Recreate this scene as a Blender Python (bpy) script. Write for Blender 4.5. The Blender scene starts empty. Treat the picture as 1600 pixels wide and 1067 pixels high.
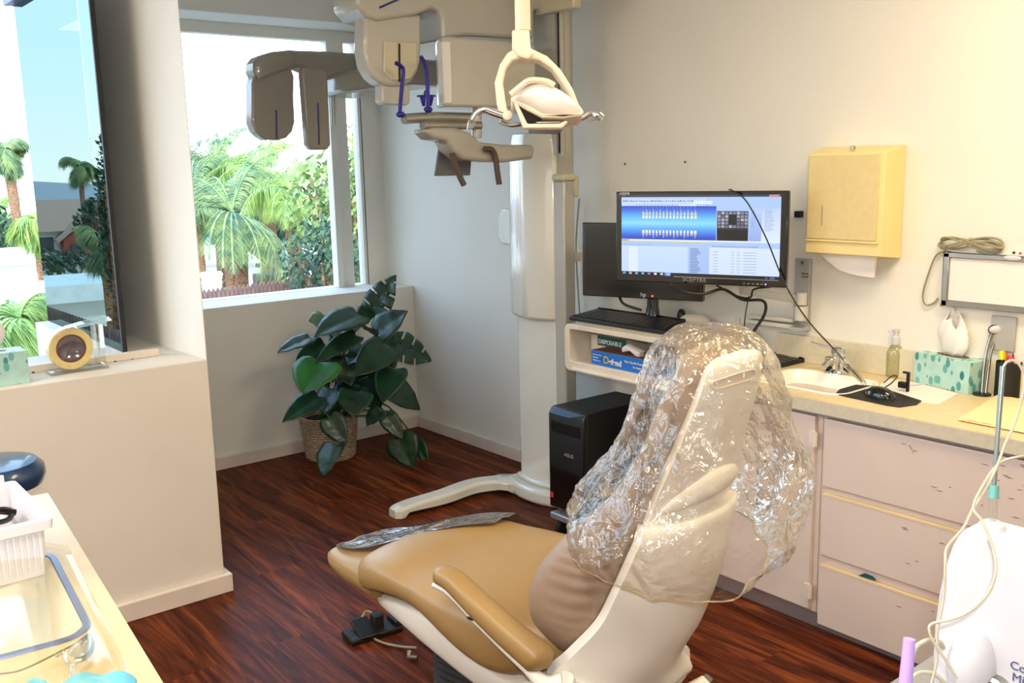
import bpy, bmesh, math, random
from mathutils import Vector, Matrix, noise
random.seed(7)
C = bpy.context.scene.collection
V = Vector
# ------------------------------------------------------------------ camera
H = 1.65
CX, CY = 800.0, 533.5
VA = (2695.0, 218.0); VB = (-430.0, 287.0)
FL = math.sqrt(-((VA[0]-CX)*(VB[0]-CX)+(VA[1]-CY)*(VB[1]-CY)))
def camdir(p): return V((p[0]-CX, -(p[1]-CY), -FL)).normalized()
_X = camdir(VA); _Y = camdir(VB); _Y = (_Y-_X*_X.dot(_Y)).normalized(); _Z = _X.cross(_Y)
R3 = Matrix((_X, _Y, _Z))
CAM = V((0, 0, H))
def ray(u, v): return R3 @ camdir((u, v))
def PX(u, v, x): r = ray(u, v); return CAM + r*(x/r.x)
def PY(u, v, y): r = ray(u, v); return CAM + r*(y/r.y)
def PZ(u, v, z): r = ray(u, v); return CAM + r*((z-H)/r.z)
def PD(u, v, d): return CAM + R3 @ V(((u-CX)/FL*d, -(v-CY)/FL*d, -d))
FWD = R3 @ V((0, 0, -1)); RIGHT = R3 @ V((1, 0, 0)); UP = V((0, 0, 1))
cam = bpy.data.cameras.new('camera'); co = bpy.data.objects.new('camera', cam); C.objects.link(co)
co.matrix_world = Matrix.Translation(CAM) @ R3.to_4x4()
cam.sensor_width = 36; cam.lens = FL/1600*36; cam.clip_start = .02; cam.clip_end = 500
bpy.context.scene.camera = co
# ------------------------------------------------------------------ materials
def lin(c):
    r = []
    for x in c:
        x = x/255; r.append(x/12.92 if x <= .04045 else ((x+.055)/1.055)**2.4)
    return (*r, 1)
def mat(name, col, rough=.5, metal=0, coat=0, var=.06, nscale=6, bump=0, bscale=60, trans=0, emit=None, estr=1, spec=.5, col2=None, stretch=None, sheen=0):
    m = bpy.data.materials.new(name); m.use_nodes = True
    nt = m.node_tree; N = nt.nodes; L = nt.links; b = N['Principled BSDF']
    b.inputs['Roughness'].default_value = rough; b.inputs['Metallic'].default_value = metal
    b.inputs['Coat Weight'].default_value = coat; b.inputs['Coat Roughness'].default_value = .08
    b.inputs['Specular IOR Level'].default_value = spec
    b.inputs['Transmission Weight'].default_value = trans
    if sheen: b.inputs['Sheen Weight'].default_value = sheen
    tc = N.new('ShaderNodeTexCoord'); mp = N.new('ShaderNodeMapping'); L.new(tc.outputs['Object'], mp.inputs[0])
    if stretch: mp.inputs['Scale'].default_value = stretch
    n = N.new('ShaderNodeTexNoise'); n.inputs['Scale'].default_value = nscale; n.inputs['Detail'].default_value = 4
    L.new(mp.outputs[0], n.inputs['Vector'])
    mx = N.new('ShaderNodeMix'); mx.data_type = 'RGBA'
    a = lin(col); c2 = lin(col2) if col2 else tuple(max(0, x*(1-var*2)) for x in a[:3])+(1,)
    mx.inputs['A'].default_value = a; mx.inputs['B'].default_value = c2
    rp = N.new('ShaderNodeMapRange'); rp.inputs[1].default_value = .35; rp.inputs[2].default_value = .7
    L.new(n.outputs['Fac'], rp.inputs[0]); L.new(rp.outputs[0], mx.inputs['Factor']); L.new(mx.outputs['Result'], b.inputs['Base Color'])
    if bump:
        n2 = N.new('ShaderNodeTexNoise'); n2.inputs['Scale'].default_value = bscale; n2.inputs['Detail'].default_value = 5
        L.new(mp.outputs[0], n2.inputs['Vector'])
        bp = N.new('ShaderNodeBump'); bp.inputs['Strength'].default_value = bump; bp.inputs['Distance'].default_value = .01
        L.new(n2.outputs['Fac'], bp.inputs['Height']); L.new(bp.outputs[0], b.inputs['Normal'])
    if emit:
        b.inputs['Emission Color'].default_value = lin(emit); b.inputs['Emission Strength'].default_value = estr
    return m
def clear_mat(name, tint=(255, 255, 255), fac=.12, mul=.6, rough=.03, bump=0, bscale=30, dens=0, dcol=(220, 215, 200), stretch=None):
    """thin clear sheet: transparent + glossy reflection (+ a little milky diffuse)"""
    m = bpy.data.materials.new(name); m.use_nodes = True
    nt = m.node_tree; N = nt.nodes; L = nt.links; N.remove(N['Principled BSDF']); out = N['Material Output']
    tr = N.new('ShaderNodeBsdfTransparent'); tr.inputs[0].default_value = lin(tint)
    gl = N.new('ShaderNodeBsdfGlossy'); gl.inputs['Roughness'].default_value = rough; gl.inputs[0].default_value = (1, 1, 1, 1)
    lw = N.new('ShaderNodeLayerWeight'); lw.inputs[0].default_value = .25
    ad = N.new('ShaderNodeMath'); ad.operation = 'MULTIPLY_ADD'; ad.inputs[1].default_value = mul; ad.inputs[2].default_value = fac; ad.use_clamp = True
    L.new(lw.outputs['Fresnel'], ad.inputs[0])
    ms = N.new('ShaderNodeMixShader'); L.new(ad.outputs[0], ms.inputs[0]); L.new(tr.outputs[0], ms.inputs[1]); L.new(gl.outputs[0], ms.inputs[2])
    last = ms
    if bump:
        tc = N.new('ShaderNodeTexCoord'); mp = N.new('ShaderNodeMapping'); L.new(tc.outputs['Object'], mp.inputs[0])
        if stretch: mp.inputs['Scale'].default_value = stretch
        n2 = N.new('ShaderNodeTexNoise'); n2.inputs['Scale'].default_value = bscale; n2.inputs['Detail'].default_value = 3; n2.inputs['Distortion'].default_value = 1.2
        L.new(mp.outputs[0], n2.inputs['Vector'])
        bp = N.new('ShaderNodeBump'); bp.inputs['Strength'].default_value = bump; bp.inputs['Distance'].default_value = .03
        L.new(n2.outputs['Fac'], bp.inputs['Height']); L.new(bp.outputs[0], gl.inputs['Normal']); L.new(bp.outputs[0], lw.inputs['Normal'])
    if dens:
        df = N.new('ShaderNodeBsdfDiffuse'); df.inputs[0].default_value = lin(dcol)
        m2 = N.new('ShaderNodeMixShader'); m2.inputs[0].default_value = dens
        L.new(ms.outputs[0], m2.inputs[1]); L.new(df.outputs[0], m2.inputs[2]); last = m2
    L.new(last.outputs[0], out.inputs[0])
    return m
M = {}
def mk(k, *a, **kw): M[k] = mat(k, *a, **kw); return M[k]
mk('wall paint', (230, 226, 216), .75, var=.02, nscale=2, bump=.12, bscale=120)
mk('partition paint', (226, 218, 206), .7, var=.03, nscale=3, bump=.12, bscale=120)
mk('trim paint', (226, 212, 198), .5, var=.04, nscale=9)
mk('ceiling paint', (238, 236, 230), .9, var=.03, nscale=20, bump=.3, bscale=200)
mk('window vinyl', (225, 222, 212), .4, var=.02)
mk('white enamel', (224, 222, 212), .12, coat=.9, var=.01)
mk('grey enamel', (180, 177, 166), .22, coat=.6, var=.02)
mk('beige enamel', (196, 188, 160), .3, coat=.3, var=.02)
mk('ceph enamel', (156, 150, 138), .25, coat=.4, var=.02)
mk('dark grip', (84, 68, 58), .6)
mk('grey plastic', (96, 97, 100), .4)
mk('blue plastic', (44, 36, 160), .25, trans=.35)
mk('black plastic', (14, 14, 15), .38, var=.2)
mk('black matte', (16, 15, 15), .6, var=.2)
mk('black gloss', (9, 9, 11), .15, coat=.5)
mk('chrome', (225, 225, 228), .1, metal=1)
mk('steel', (170, 168, 160), .28, metal=1)
mk('arm paint', (200, 196, 186), .4)
mk('plate paint', (178, 176, 172), .4, metal=.3)
mk('cream lamp', (222, 202, 174), .35, var=.02)
mk('white lamp', (226, 222, 214), .3, var=.01)
mk('seat vinyl', (160, 128, 80), .42, var=.05, nscale=5, bump=.05, bscale=260)
mk('back vinyl', (150, 126, 106), .5, var=.06, nscale=5, bump=.08, bscale=200)
mk('shell plastic', (238, 233, 222), .38, var=.03, bump=.04, bscale=300)
mk('cabinet paint', (220, 202, 192), .5, var=.03, nscale=3)
mk('drawer edge', (240, 214, 170), .5)
mk('laminate', (222, 200, 156), .35, var=.05, nscale=30)
mk('laminate edge', (206, 196, 176), .45, var=.05, nscale=60)
mk('splash laminate', (214, 204, 176), .45, var=.04, nscale=60)
mk('metal strip', (168, 160, 160), .35, metal=.6)
mk('sink enamel', (250, 246, 232), .15, coat=.5, var=.01)
mk('sink rim', (120, 135, 185), .3, metal=.6)
mk('dispenser paint', (236, 214, 146), .4, var=.02)
mk('dispenser front', (222, 200, 142), .5, var=.03, nscale=40)
mk('paper', (240, 232, 226), .8, var=.02)
mk('manila', (240, 218, 168), .7, var=.02)
mk('tissue', (240, 232, 226), .85, var=.03)
mk('lightbox panel', (236, 226, 220), .35, var=.01)
mk('cable grey', (150, 142, 112), .5)
mk('cable black', (22, 20, 20), .5)
mk('cable clear', (222, 214, 192), .25, trans=.3)
mk('wicker', (232, 208, 176), .75, var=.3, nscale=60, bump=.6, bscale=90, col2=(176, 136, 98), stretch=(1, 1, 4))
mk('soil', (40, 26, 18), .95, var=.5, nscale=60, bump=1)
mk('leaf', (14, 60, 20), .42, var=.35, nscale=9, col2=(6, 30, 16), coat=.12, spec=.55, bump=.25, bscale=24)
mk('leaf bright', (40, 110, 16), .45, var=.25, nscale=7, coat=.1)  # brighter green for a few leaves
mk('stem', (40, 86, 30), .45)
mk('box blue', (28, 110, 200), .5); mk('box white', (226, 216, 200), .6); mk('box teal', (20, 92, 88), .5); mk('box brown', (110, 66, 40), .7)
mk('ink white', (235, 235, 235), .6); mk('ink grey', (150, 150, 150), .5); mk('ink yellow', (240, 200, 40), .6); mk('ink navy', (70, 80, 130), .6)
mk('ink brown', (110, 80, 60), .6)
mk('stool vinyl', (24, 58, 98), .3, coat=.6)
mk('stool tan', (200, 160, 90), .5)
mk('device white', (208, 207, 213), .35, var=.01)
mk('lilac', (196, 164, 240), .4)
mk('glove', (110, 200, 232), .5, var=.1, nscale=20)
mk('basket plastic', (228, 226, 236), .35, var=.02)
mk('tape roll', (222, 200, 140), .3, var=.08, nscale=30)
mk('tape core', (120, 66, 34), .6)
mk('yellow ink', (220, 226, 40), .4); mk('red ink', (220, 50, 66), .4); mk('orange ink', (240, 140, 30), .4); mk('blue ink', (30, 30, 110), .4); mk('green ink', (60, 150, 100), .4)
mk('wood pencil', (222, 190, 140), .6)
mk('rubber', (26, 26, 24), .7)
mk('cart white', (226, 214, 196), .4, coat=.3); mk('cart grey', (150, 152, 160), .3, metal=.4)
M['clear plastic'] = clear_mat('clear plastic', (253, 251, 247), .05, .7, .08, bump=.45, bscale=20, dens=.05, dcol=(235, 228, 215))
M['guard plastic'] = clear_mat('guard plastic', (252, 251, 246), .0, .12, .08, dens=.02, dcol=(225, 225, 220))
M['clear film'] = clear_mat('clear film', (190, 180, 175), .12, .6, .05, bump=.6, bscale=14, dens=.1, dcol=(200, 190, 180), stretch=(1, 1, 1))
M['clear acrylic'] = clear_mat('clear acrylic', (245, 245, 238), .06, .6, .04, dens=.06, dcol=(220, 225, 230))
M['clear bottle'] = clear_mat('clear bottle', (232, 230, 205), .08, .6, .05, dens=.15, dcol=(225, 220, 180))
M['window glass'] = clear_mat('window glass', (250, 252, 252), .0, .25, .0)
# cells of dark green leaf shapes on pale tissue box
def tissue_box_mat():
    m = mk('tissue box print', (176, 214, 206), .45, var=.06, nscale=30)
    nt = m.node_tree; N = nt.nodes; L = nt.links; b = N['Principled BSDF']
    tc = N.new('ShaderNodeTexCoord'); mp = N.new('ShaderNodeMapping'); mp.inputs['Scale'].default_value = (38, 38, 22)
    L.new(tc.outputs['Object'], mp.inputs[0]); vo = N.new('ShaderNodeTexVoronoi'); vo.inputs['Scale'].default_value = 1; L.new(mp.outputs[0], vo.inputs['Vector'])
    lt = N.new('ShaderNodeMath'); lt.operation = 'LESS_THAN'; lt.inputs[1].default_value = .36; L.new(vo.outputs['Distance'], lt.inputs[0])
    cr = N.new('ShaderNodeMix'); cr.data_type = 'RGBA'; cr.inputs['A'].default_value = lin((14, 120, 118)); cr.inputs['B'].default_value = lin((120, 186, 178))
    L.new(vo.outputs['Color'], cr.inputs['Factor'])
    old = b.inputs['Base Color'].links[0].from_socket
    mx = N.new('ShaderNodeMix'); mx.data_type = 'RGBA'; L.new(lt.outputs[0], mx.inputs['Factor']); L.new(old, mx.inputs['A']); L.new(cr.outputs['Result'], mx.inputs['B'])
    L.new(mx.outputs['Result'], b.inputs['Base Color'])
tissue_box_mat()
def wicker_mat():
    m = M['wicker']; nt = m.node_tree; N = nt.nodes; L = nt.links; b = N['Principled BSDF']
    tc = N.new('ShaderNodeTexCoord'); w = N.new('ShaderNodeTexWave'); w.bands_direction = 'Z'; w.inputs['Scale'].default_value = 22; w.inputs['Distortion'].default_value = 6; w.inputs['Detail Scale'].default_value = 3
    L.new(tc.outputs['Object'], w.inputs['Vector']); bp = N.new('ShaderNodeBump'); bp.inputs['Strength'].default_value = .8; bp.inputs['Distance'].default_value = .02
    L.new(w.outputs['Fac'], bp.inputs['Height']); L.new(bp.outputs[0], b.inputs['Normal'])
wicker_mat()
def floor_mat():
    m = bpy.data.materials.new('cherry laminate floor'); m.use_nodes = True
    nt = m.node_tree; N = nt.nodes; L = nt.links; b = N['Principled BSDF']
    b.inputs['Roughness'].default_value = .36; b.inputs['Specular IOR Level'].default_value = .12; b.inputs['IOR'].default_value = 1.28; b.inputs['Coat Weight'].default_value = .0
    tc = N.new('ShaderNodeTexCoord'); mp = N.new('ShaderNodeMapping'); mp.inputs['Rotation'].default_value = (0, 0, math.pi/2)
    L.new(tc.outputs['Object'], mp.inputs[0])
    br = N.new('ShaderNodeTexBrick'); br.inputs['Scale'].default_value = 1; br.inputs['Brick Width'].default_value = 1.2; br.inputs['Row Height'].default_value = .19
    br.inputs['Mortar Size'].default_value = .0012; br.inputs['Color1'].default_value = (.25, .25, .25, 1); br.inputs['Color2'].default_value = (.75, .75, .75, 1); br.inputs['Mortar'].default_value = (0, 0, 0, 1)
    L.new(mp.outputs[0], br.inputs['Vector'])
    m2 = N.new('ShaderNodeMapping'); m2.inputs['Scale'].default_value = (13, 1.1, 1); L.new(tc.outputs['Object'], m2.inputs[0])
    off = N.new('ShaderNodeVectorMath'); off.operation = 'MULTIPLY_ADD'; off.inputs[1].default_value = (9, 7, 0); L.new(br.outputs['Color'], off.inputs[0]); L.new(m2.outputs[0], off.inputs[2])
    n1 = N.new('ShaderNodeTexNoise'); n1.inputs['Scale'].default_value = 1.3; n1.inputs['Detail'].default_value = 7; n1.inputs['Roughness'].default_value = .62; n1.inputs['Distortion'].default_value = 1.6
    L.new(off.outputs[0], n1.inputs['Vector'])
    cr = N.new('ShaderNodeValToRGB'); e = cr.color_ramp.elements
    e[0].position = .3; e[0].color = lin((40, 14, 10)); e[1].position = .74; e[1].color = lin((150, 78, 38))
    x = e.new(.5); x.color = lin((90, 41, 22))
    L.new(n1.outputs['Fac'], cr.inputs[0])
    mu = N.new('ShaderNodeMix'); mu.data_type = 'RGBA'; mu.blend_type = 'MULTIPLY'; mu.inputs['Factor'].default_value = .45
    L.new(cr.outputs[0], mu.inputs['A']); mr = N.new('ShaderNodeMapRange'); mr.inputs[3].default_value = .55; mr.inputs[4].default_value = 1.25
    L.new(br.outputs['Color'], mr.inputs[0]); L.new(mr.outputs[0], mu.inputs['B']); L.new(mu.outputs['Result'], b.inputs['Base Color'])
    return m
M['floor'] = floor_mat()
# ------------------------------------------------------------------ mesh helpers
ORG = {}
def B(): return bmesh.new()
def q4(bm, pts): return bm.faces.new([bm.verts.new(p) for p in pts])
def hexa(bm, a, b):
    """a, b: matching loops of points, closed solid between them"""
    va = [bm.verts.new(p) for p in a]; vb = [bm.verts.new(p) for p in b]; n = len(a)
    bm.faces.new(va); bm.faces.new(vb[::-1])
    for i in range(n): bm.faces.new((va[i], vb[i], vb[(i+1) % n], va[(i+1) % n]))
    return bm
def box(bm, x0, x1, y0, y1, z0, z1):
    return hexa(bm, [V((x0, y0, z0)), V((x0, y1, z0)), V((x1, y1, z0)), V((x1, y0, z0))], [V((x0, y0, z1)), V((x0, y1, z1)), V((x1, y1, z1)), V((x1, y0, z1))])
def obox(bm, c, ax, ay, az, sx, sy, sz):
    """oriented box: centre c, unit axes, full sizes"""
    ax, ay, az = ax*sx/2, ay*sy/2, az*sz/2
    return hexa(bm, [c-ax-ay-az, c-ax+ay-az, c+ax+ay-az, c+ax-ay-az], [c-ax-ay+az, c-ax+ay+az, c+ax+ay+az, c+ax-ay+az])
def prism(bm, pts, vec): return hexa(bm, [V(p) for p in pts], [V(p)+vec for p in pts])
def catmull(pts, n=6):
    pts = [V(p) for p in pts]; P = [pts[0]*2-pts[1]]+pts+[pts[-1]*2-pts[-2]]; out = []
    for i in range(1, len(P)-2):
        for k in range(n):
            t = k/n; a, b, c, d = P[i-1:i+3]
            out.append(.5*((2*b)+(c-a)*t+(2*a-5*b+4*c-d)*t*t+(3*b-a-3*c+d)*t**3))
    out.append(pts[-1]); return out
def loft(bm, rings, closed=True, cap=True):
    vs = [[bm.verts.new(p) for p in r] for r in rings]; n = len(rings[0])
    for a, b in zip(vs, vs[1:]):
        for i in range(n if closed else n-1):
            try: bm.faces.new((a[i], a[(i+1) % n], b[(i+1) % n], b[i]))
            except ValueError: pass
    if cap and closed: bm.faces.new(vs[0][::-1]); bm.faces.new(vs[-1])
    return bm
def tube(bm, pts, r, seg=10, smooth=6, flat=1.0, upv=None):
    if smooth: 
        rs0 = r if isinstance(r, (list, tuple)) else None
        P = catmull(pts, smooth)
        if rs0: r = [rs0[min(int(i/smooth), len(rs0)-1)]*(1-(i % smooth)/smooth)+rs0[min(int(i/smooth)+1, len(rs0)-1)]*((i % smooth)/smooth) for i in range(len(P))]
    else: P = [V(p) for p in pts]
    n = len(P); t0 = (P[1]-P[0]).normalized()
    u = (upv or (V((0, 0, 1)) if abs(t0.z) < .9 else V((1, 0, 0))))
    u = (u-t0*u.dot(t0)).normalized(); rings = []
    for i, p in enumerate(P):
        t = (P[min(i+1, n-1)]-P[max(i-1, 0)]).normalized()
        u = (u-t*u.dot(t)).normalized(); w = t.cross(u)
        rr = r[i] if isinstance(r, (list, tuple)) else r
        rings.append([p+u*math.cos(2*math.pi*k/seg)*rr*flat+w*math.sin(2*math.pi*k/seg)*rr for k in range(seg)])
    return loft(bm, rings)
def lathe(bm, c, prof, seg=24, axis=None, su=1.0, sv=1.0):
    cp = prof[0] != prof[-1]
    """prof: list of (radius, height) along axis"""
    a = (axis or V((0, 0, 1))).normalized(); u = V((1, 0, 0)) if abs(a.x) < .9 else V((0, 1, 0)); u = (u-a*u.dot(a)).normalized(); w = a.cross(u)
    return loft(bm, [[c+a*h+u*math.cos(2*math.pi*k/seg)*max(r, 1e-4)*su+w*math.sin(2*math.pi*k/seg)*max(r, 1e-4)*sv for k in range(seg)] for r, h in prof], cap=cp)
def ell(bm, c, ax, ay, az, n=12, seg=20):
    """ellipsoid with half-axis vectors"""
    rings = []
    for i in range(1, n):
        t = math.pi*i/n
        rings.append([c-az*math.cos(t)+(ax*math.cos(2*math.pi*k/seg)+ay*math.sin(2*math.pi*k/seg))*math.sin(t) for k in range(seg)])
    return loft(bm, rings)
def puff(bm, outline, vec, n=5, power=.5, back=0):
    """outline bulging out along vec towards its middle, flat (or bulged) back"""
    o = [V(p) for p in outline]; c = sum(o, V())/len(o); rings = []
    if back:
        for i in range(n, 0, -1):
            s = i/n; rings.append([c+(p-c)*(1-s*.9)-vec*back*(1-(1-s*.9)**2)**power for p in o])
    else: rings.append([c+(p-c)*.98 for p in o])
    rings.append(o)
    for i in range(1, n+1):
        s = i/n; k = 1-s*.92; rings.append([c+(p-c)*k+vec*(1-k*k)**power for p in o])
    return loft(bm, rings)
def rrect(w, h, r, n=5):
    out = []
    for cx, cy, a0 in ((w/2-r, h/2-r, 0), (-w/2+r, h/2-r, 90), (-w/2+r, -h/2+r, 180), (w/2-r, -h/2+r, 270)):
        for i in range(n+1):
            a = math.radians(a0+90*i/n); out.append((cx+r*math.cos(a), cy+r*math.sin(a)))
    return out
def superring(c, ax, ay, n=24, e=.5):
    out = []
    for k in range(n):
        t = 2*math.pi*k/n; cs, sn = math.cos(t), math.sin(t)
        out.append(c+ax*math.copysign(abs(cs)**e, cs)+ay*math.copysign(abs(sn)**e, sn))
    return out
def obj(name, bm, m, parent=None, bevel=0, seg=2, smooth=True, sub=0, solid=0, ang=38, own=None):
    bmesh.ops.remove_doubles(bm, verts=bm.verts, dist=2e-6)
    bmesh.ops.recalc_face_normals(bm, faces=bm.faces)
    if parent is not None: org = ORG[parent.name]
    elif own is not None: org = V(own)
    else:
        xs = [v.co for v in bm.verts]; org = V(((min(p.x for p in xs)+max(p.x for p in xs))/2, (min(p.y for p in xs)+max(p.y for p in xs))/2, min(p.z for p in xs)))
    bmesh.ops.translate(bm, verts=bm.verts, vec=-org)
    me = bpy.data.meshes.new(name); bm.to_mesh(me); bm.free()
    for mm in (m if isinstance(m, (list, tuple)) else [m]): me.materials.append(M[mm] if isinstance(mm, str) else mm)
    if smooth: me.shade_smooth(); me.set_sharp_from_angle(angle=math.radians(ang))
    o = bpy.data.objects.new(name, me); C.objects.link(o)
    ORG[o.name] = org
    if parent is not None: o.parent = parent
    else: o.location = org
    if solid: s = o.modifiers.new('s', 'SOLIDIFY'); s.thickness = solid; s.offset = 0
    if bevel: b = o.modifiers.new('b', 'BEVEL'); b.width = bevel; b.segments = seg; b.limit_method = 'ANGLE'; b.angle_limit = math.radians(40); b.harden_normals = False
    if sub: s = o.modifiers.new('u', 'SUBSURF'); s.levels = sub; s.render_levels = sub
    return o
def tag(o, label, cat, group=None):
    o['label'] = label; o['category'] = cat
    if group: o['group'] = group
    return o
def thing(name, loc, label, cat, group=None):
    o = bpy.data.objects.new(name, None); C.objects.link(o); o.location = loc; o.empty_display_size = .05; ORG[o.name] = V(loc)
    return tag(o, label, cat, group)
def struct(name, bm, m, **kw): o = obj(name, bm, m, **kw); o['kind'] = 'structure'; return o
def text(name, body, size, pos, right, up, m, parent, sx=1, bold=0):
    cu = bpy.data.curves.new(name, 'FONT'); cu.body = body; cu.size = size; cu.extrude = .0004; cu.offset = bold
    t = bpy.data.objects.new('tmp', cu); C.objects.link(t); bpy.context.view_layer.update()
    me = bpy.data.meshes.new_from_object(t.evaluated_get(bpy.context.evaluated_depsgraph_get()))
    bpy.data.objects.remove(t); bpy.data.curves.remove(cu)
    n = right.cross(up).normalized(); mx = Matrix((right, up, n)).transposed().to_4x4()
    me.transform(Matrix.Translation(V(pos)+n*.0008-ORG[parent.name]) @ mx @ Matrix.Scale(sx, 4, V((1, 0, 0))))
    me.materials.append(M[m]); o = bpy.data.objects.new(name, me); C.objects.link(o); o.parent = parent; ORG[o.name] = ORG[parent.name]
    return o
def plate_hole(bm, outer, inner, z0, z1):
    """slab with a hole"""
    for z in (z0, z1):
        eds = []
        for lp in (outer, inner):
            vs = [bm.verts.new((p[0], p[1], z)) for p in lp]
            eds += [bm.edges.new((vs[i], vs[(i+1) % len(vs)])) for i in range(len(vs))]
        bmesh.ops.triangle_fill(bm, edges=eds, use_beauty=True)
    for lp in (outer, inner):
        for i in range(len(lp)):
            a, b = lp[i], lp[(i+1) % len(lp)]; q4(bm, [(a[0], a[1], z0), (b[0], b[1], z0), (b[0], b[1], z1), (a[0], a[1], z1)])
    bmesh.ops.remove_doubles(bm, verts=bm.verts, dist=1e-5)
    return bm
# ------------------------------------------------------------------ room shell
XR, YB, ZC = 3.315, 5.118, 2.72
XL, YF = -1.9, -1.9
YP, XP, ZP = 3.555, 1.352, .946
struct('floor', box(B(), XL-.1, XR+.15, YF-.1, YB+.5, -.12, 0), M['floor'], smooth=False)
struct('ceiling', box(B(), XL-.1, XR+.15, YF-.1, YB+.62, ZC, ZC+.1), 'ceiling paint', smooth=False)
struct('wall_right', box(B(), XR, XR+.12, YF-.1, YB+.62, 0, ZC), 'wall paint', smooth=False)
struct('wall_left', box(B(), XL-.12, XL, YF, YP+.6, 0, ZC), 'wall paint', smooth=False)
struct('wall_front', box(B(), XL-.12, XR, YF-.12, YF, 0, ZC), 'wall paint', smooth=False)
YW = YB+.30          # plane of window 2 inside its recess
WX0, WX1, WZ0, WZ1 = 1.50, 3.10, .92, 2.44
zs = .918
b = B()
box(b, XP-.02, XR, YB, YB+.42, 0, zs)                 # under the sill
struct('wall_back_header', box(B(), XP-.02, XR, YB, YB+.42, 2.487, ZC), 'wall paint', bevel=.004)             # header
struct('wall_back', b, 'wall paint', bevel=.004)
b = B(); box(b, PY(566, 240, YW).x+.0, XR, YW, YW+.1, zs, 2.487)
struct('trim_1', b, 'wall paint', smooth=False)
xb = PY(626, 300, YW).x
struct('trim_2', box(B(), xb-.02, xb+.05, YW-.012, YW, zs, 2.487), 'window vinyl', bevel=.003)
# window 2
xa = XP-.1; xm0 = PY(522, 300, YW).x; xm1 = PY(541, 300, YW).x; xm2 = PY(545, 300, YW).x; xe = PY(566, 300, YW).x
zb = PY(420, 460, YW).z; zt = PY(420, 58, YW).z
w2 = thing('window_2', (2.3, YW, zb), 'x', 'x'); del w2['label']; del w2['category']; w2['kind'] = 'structure'
b = B()
box(b, xa, xe, YW, YW+.07, zs, zb); box(b, xa, xe, YW, YW+.07, zt, 2.487); box(b, xa, xa+.05, YW, YW+.07, zb, zt)
box(b, xm0, xm1+.03, YW, YW+.07, zb, zt); box(b, xe-.006, xe+.02, YW, YW+.07, zb, zt)
box(b, xm0-.012, xm0+.03, YW-.02, YW, zb, zt)
obj('frame', b, 'window vinyl', w2, bevel=.004)
obj('pane', box(B(), xa+.05, xe-.006, YW+.035, YW+.04, zb, zt), 'window glass', w2, smooth=False)
# partition with deep ledge and pillar
struct('wall_partition', box(B(), XL-.12, XP, YP, YP+.58, 0, ZP), 'partition paint', bevel=.004)
struct('trim_ledge', box(B(), 1.1, XP-.022, YP+.58, YB, .60, ZP), 'wall paint', bevel=.003)
struct('wall_pillar', prism(B(), [V((XP-.003, YP+.003, ZP)), V((XP, YP+.003, ZP)), V((XP, YB+.42, ZP)), V((XP-.085, YB+.42, ZP))], UP*(ZC-ZP)), 'wall paint', smooth=False)
struct('wall_pillar_lower', box(B(), XP-.022, XP, YP+.58, YB+.42, 0, ZP), 'wall paint', smooth=False)
struct('baseboard_partition', box(B(), XL, XP+.024, YP-.024, YP, 0, .075), 'trim paint', bevel=.004)
struct('baseboard_partition_end', box(B(), XP, XP+.024, YP, YB-.02, 0, .075), 'trim paint', bevel=.004)
struct('baseboard_back', box(B(), XP+.024, XR-.02, YB-.02, YB, 0, .075), 'trim paint', bevel=.004)
struct('baseboard_right', box(B(), XR-.02, XR, 2.45, YB, 0, .075), 'trim paint', bevel=.004)
b = B(); box(b, XL, 1.245, 3.772, 3.80, ZP, ZP+.028)
st = struct('trim_strip', b, 'trim paint', bevel=.003)
for u, v in ((52, 582), (140, 571), (180, 565), (207, 562)):
    p = PY(u, v, 3.772); k = obj('nail', ell(B(), p, V((.005, 0, 0)), V((0, .003, 0)), V((0, 0, .004)), 6, 8), 'black matte', st)
# window 1: clear pane on the strip, mirror-coated return pane running back
w1 = thing('window_1', (.3, 3.9, ZP), 'x', 'x'); del w1['label']; del w1['category']; w1['kind'] = 'structure'
XG = 1.16
obj('pane', box(B(), XL, XG-.05, 3.93, 3.936, ZP, ZC), 'window glass', w1, smooth=False)
gm = bpy.data.materials.new('reflective tinted glass'); gm.use_nodes = True; M['reflective tinted glass'] = gm
_n = gm.node_tree.nodes; _n.remove(_n['Principled BSDF']); _g = _n.new('ShaderNodeBsdfGlossy'); _g.inputs[0].default_value = (.165, .212, .20, 1); _g.inputs['Roughness'].default_value = .01
gm.node_tree.links.new(_g.outputs[0], _n['Material Output'].inputs[0])
obj('tinted_pane', box(B(), XG, XG+.008, 3.952, 5.12, ZP, 2.44), gm, w1, smooth=False)
obj('edge_seal', box(B(), XG-.004, XG+.014, 3.938, 3.952, ZP, ZC), 'black matte', w1, smooth=False)
mk('blue rail', (40, 48, 120), .4)
obj('top_rail', box(B(), XG-.04, XG+.05, 3.952, 5.14, 2.44, 2.50), 'blue rail', w1, smooth=False)
struct('wall_upper', box(B(), XG+.02, XP-.08, 5.12, 5.2, .6, ZC), 'wall paint', smooth=False)
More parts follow.
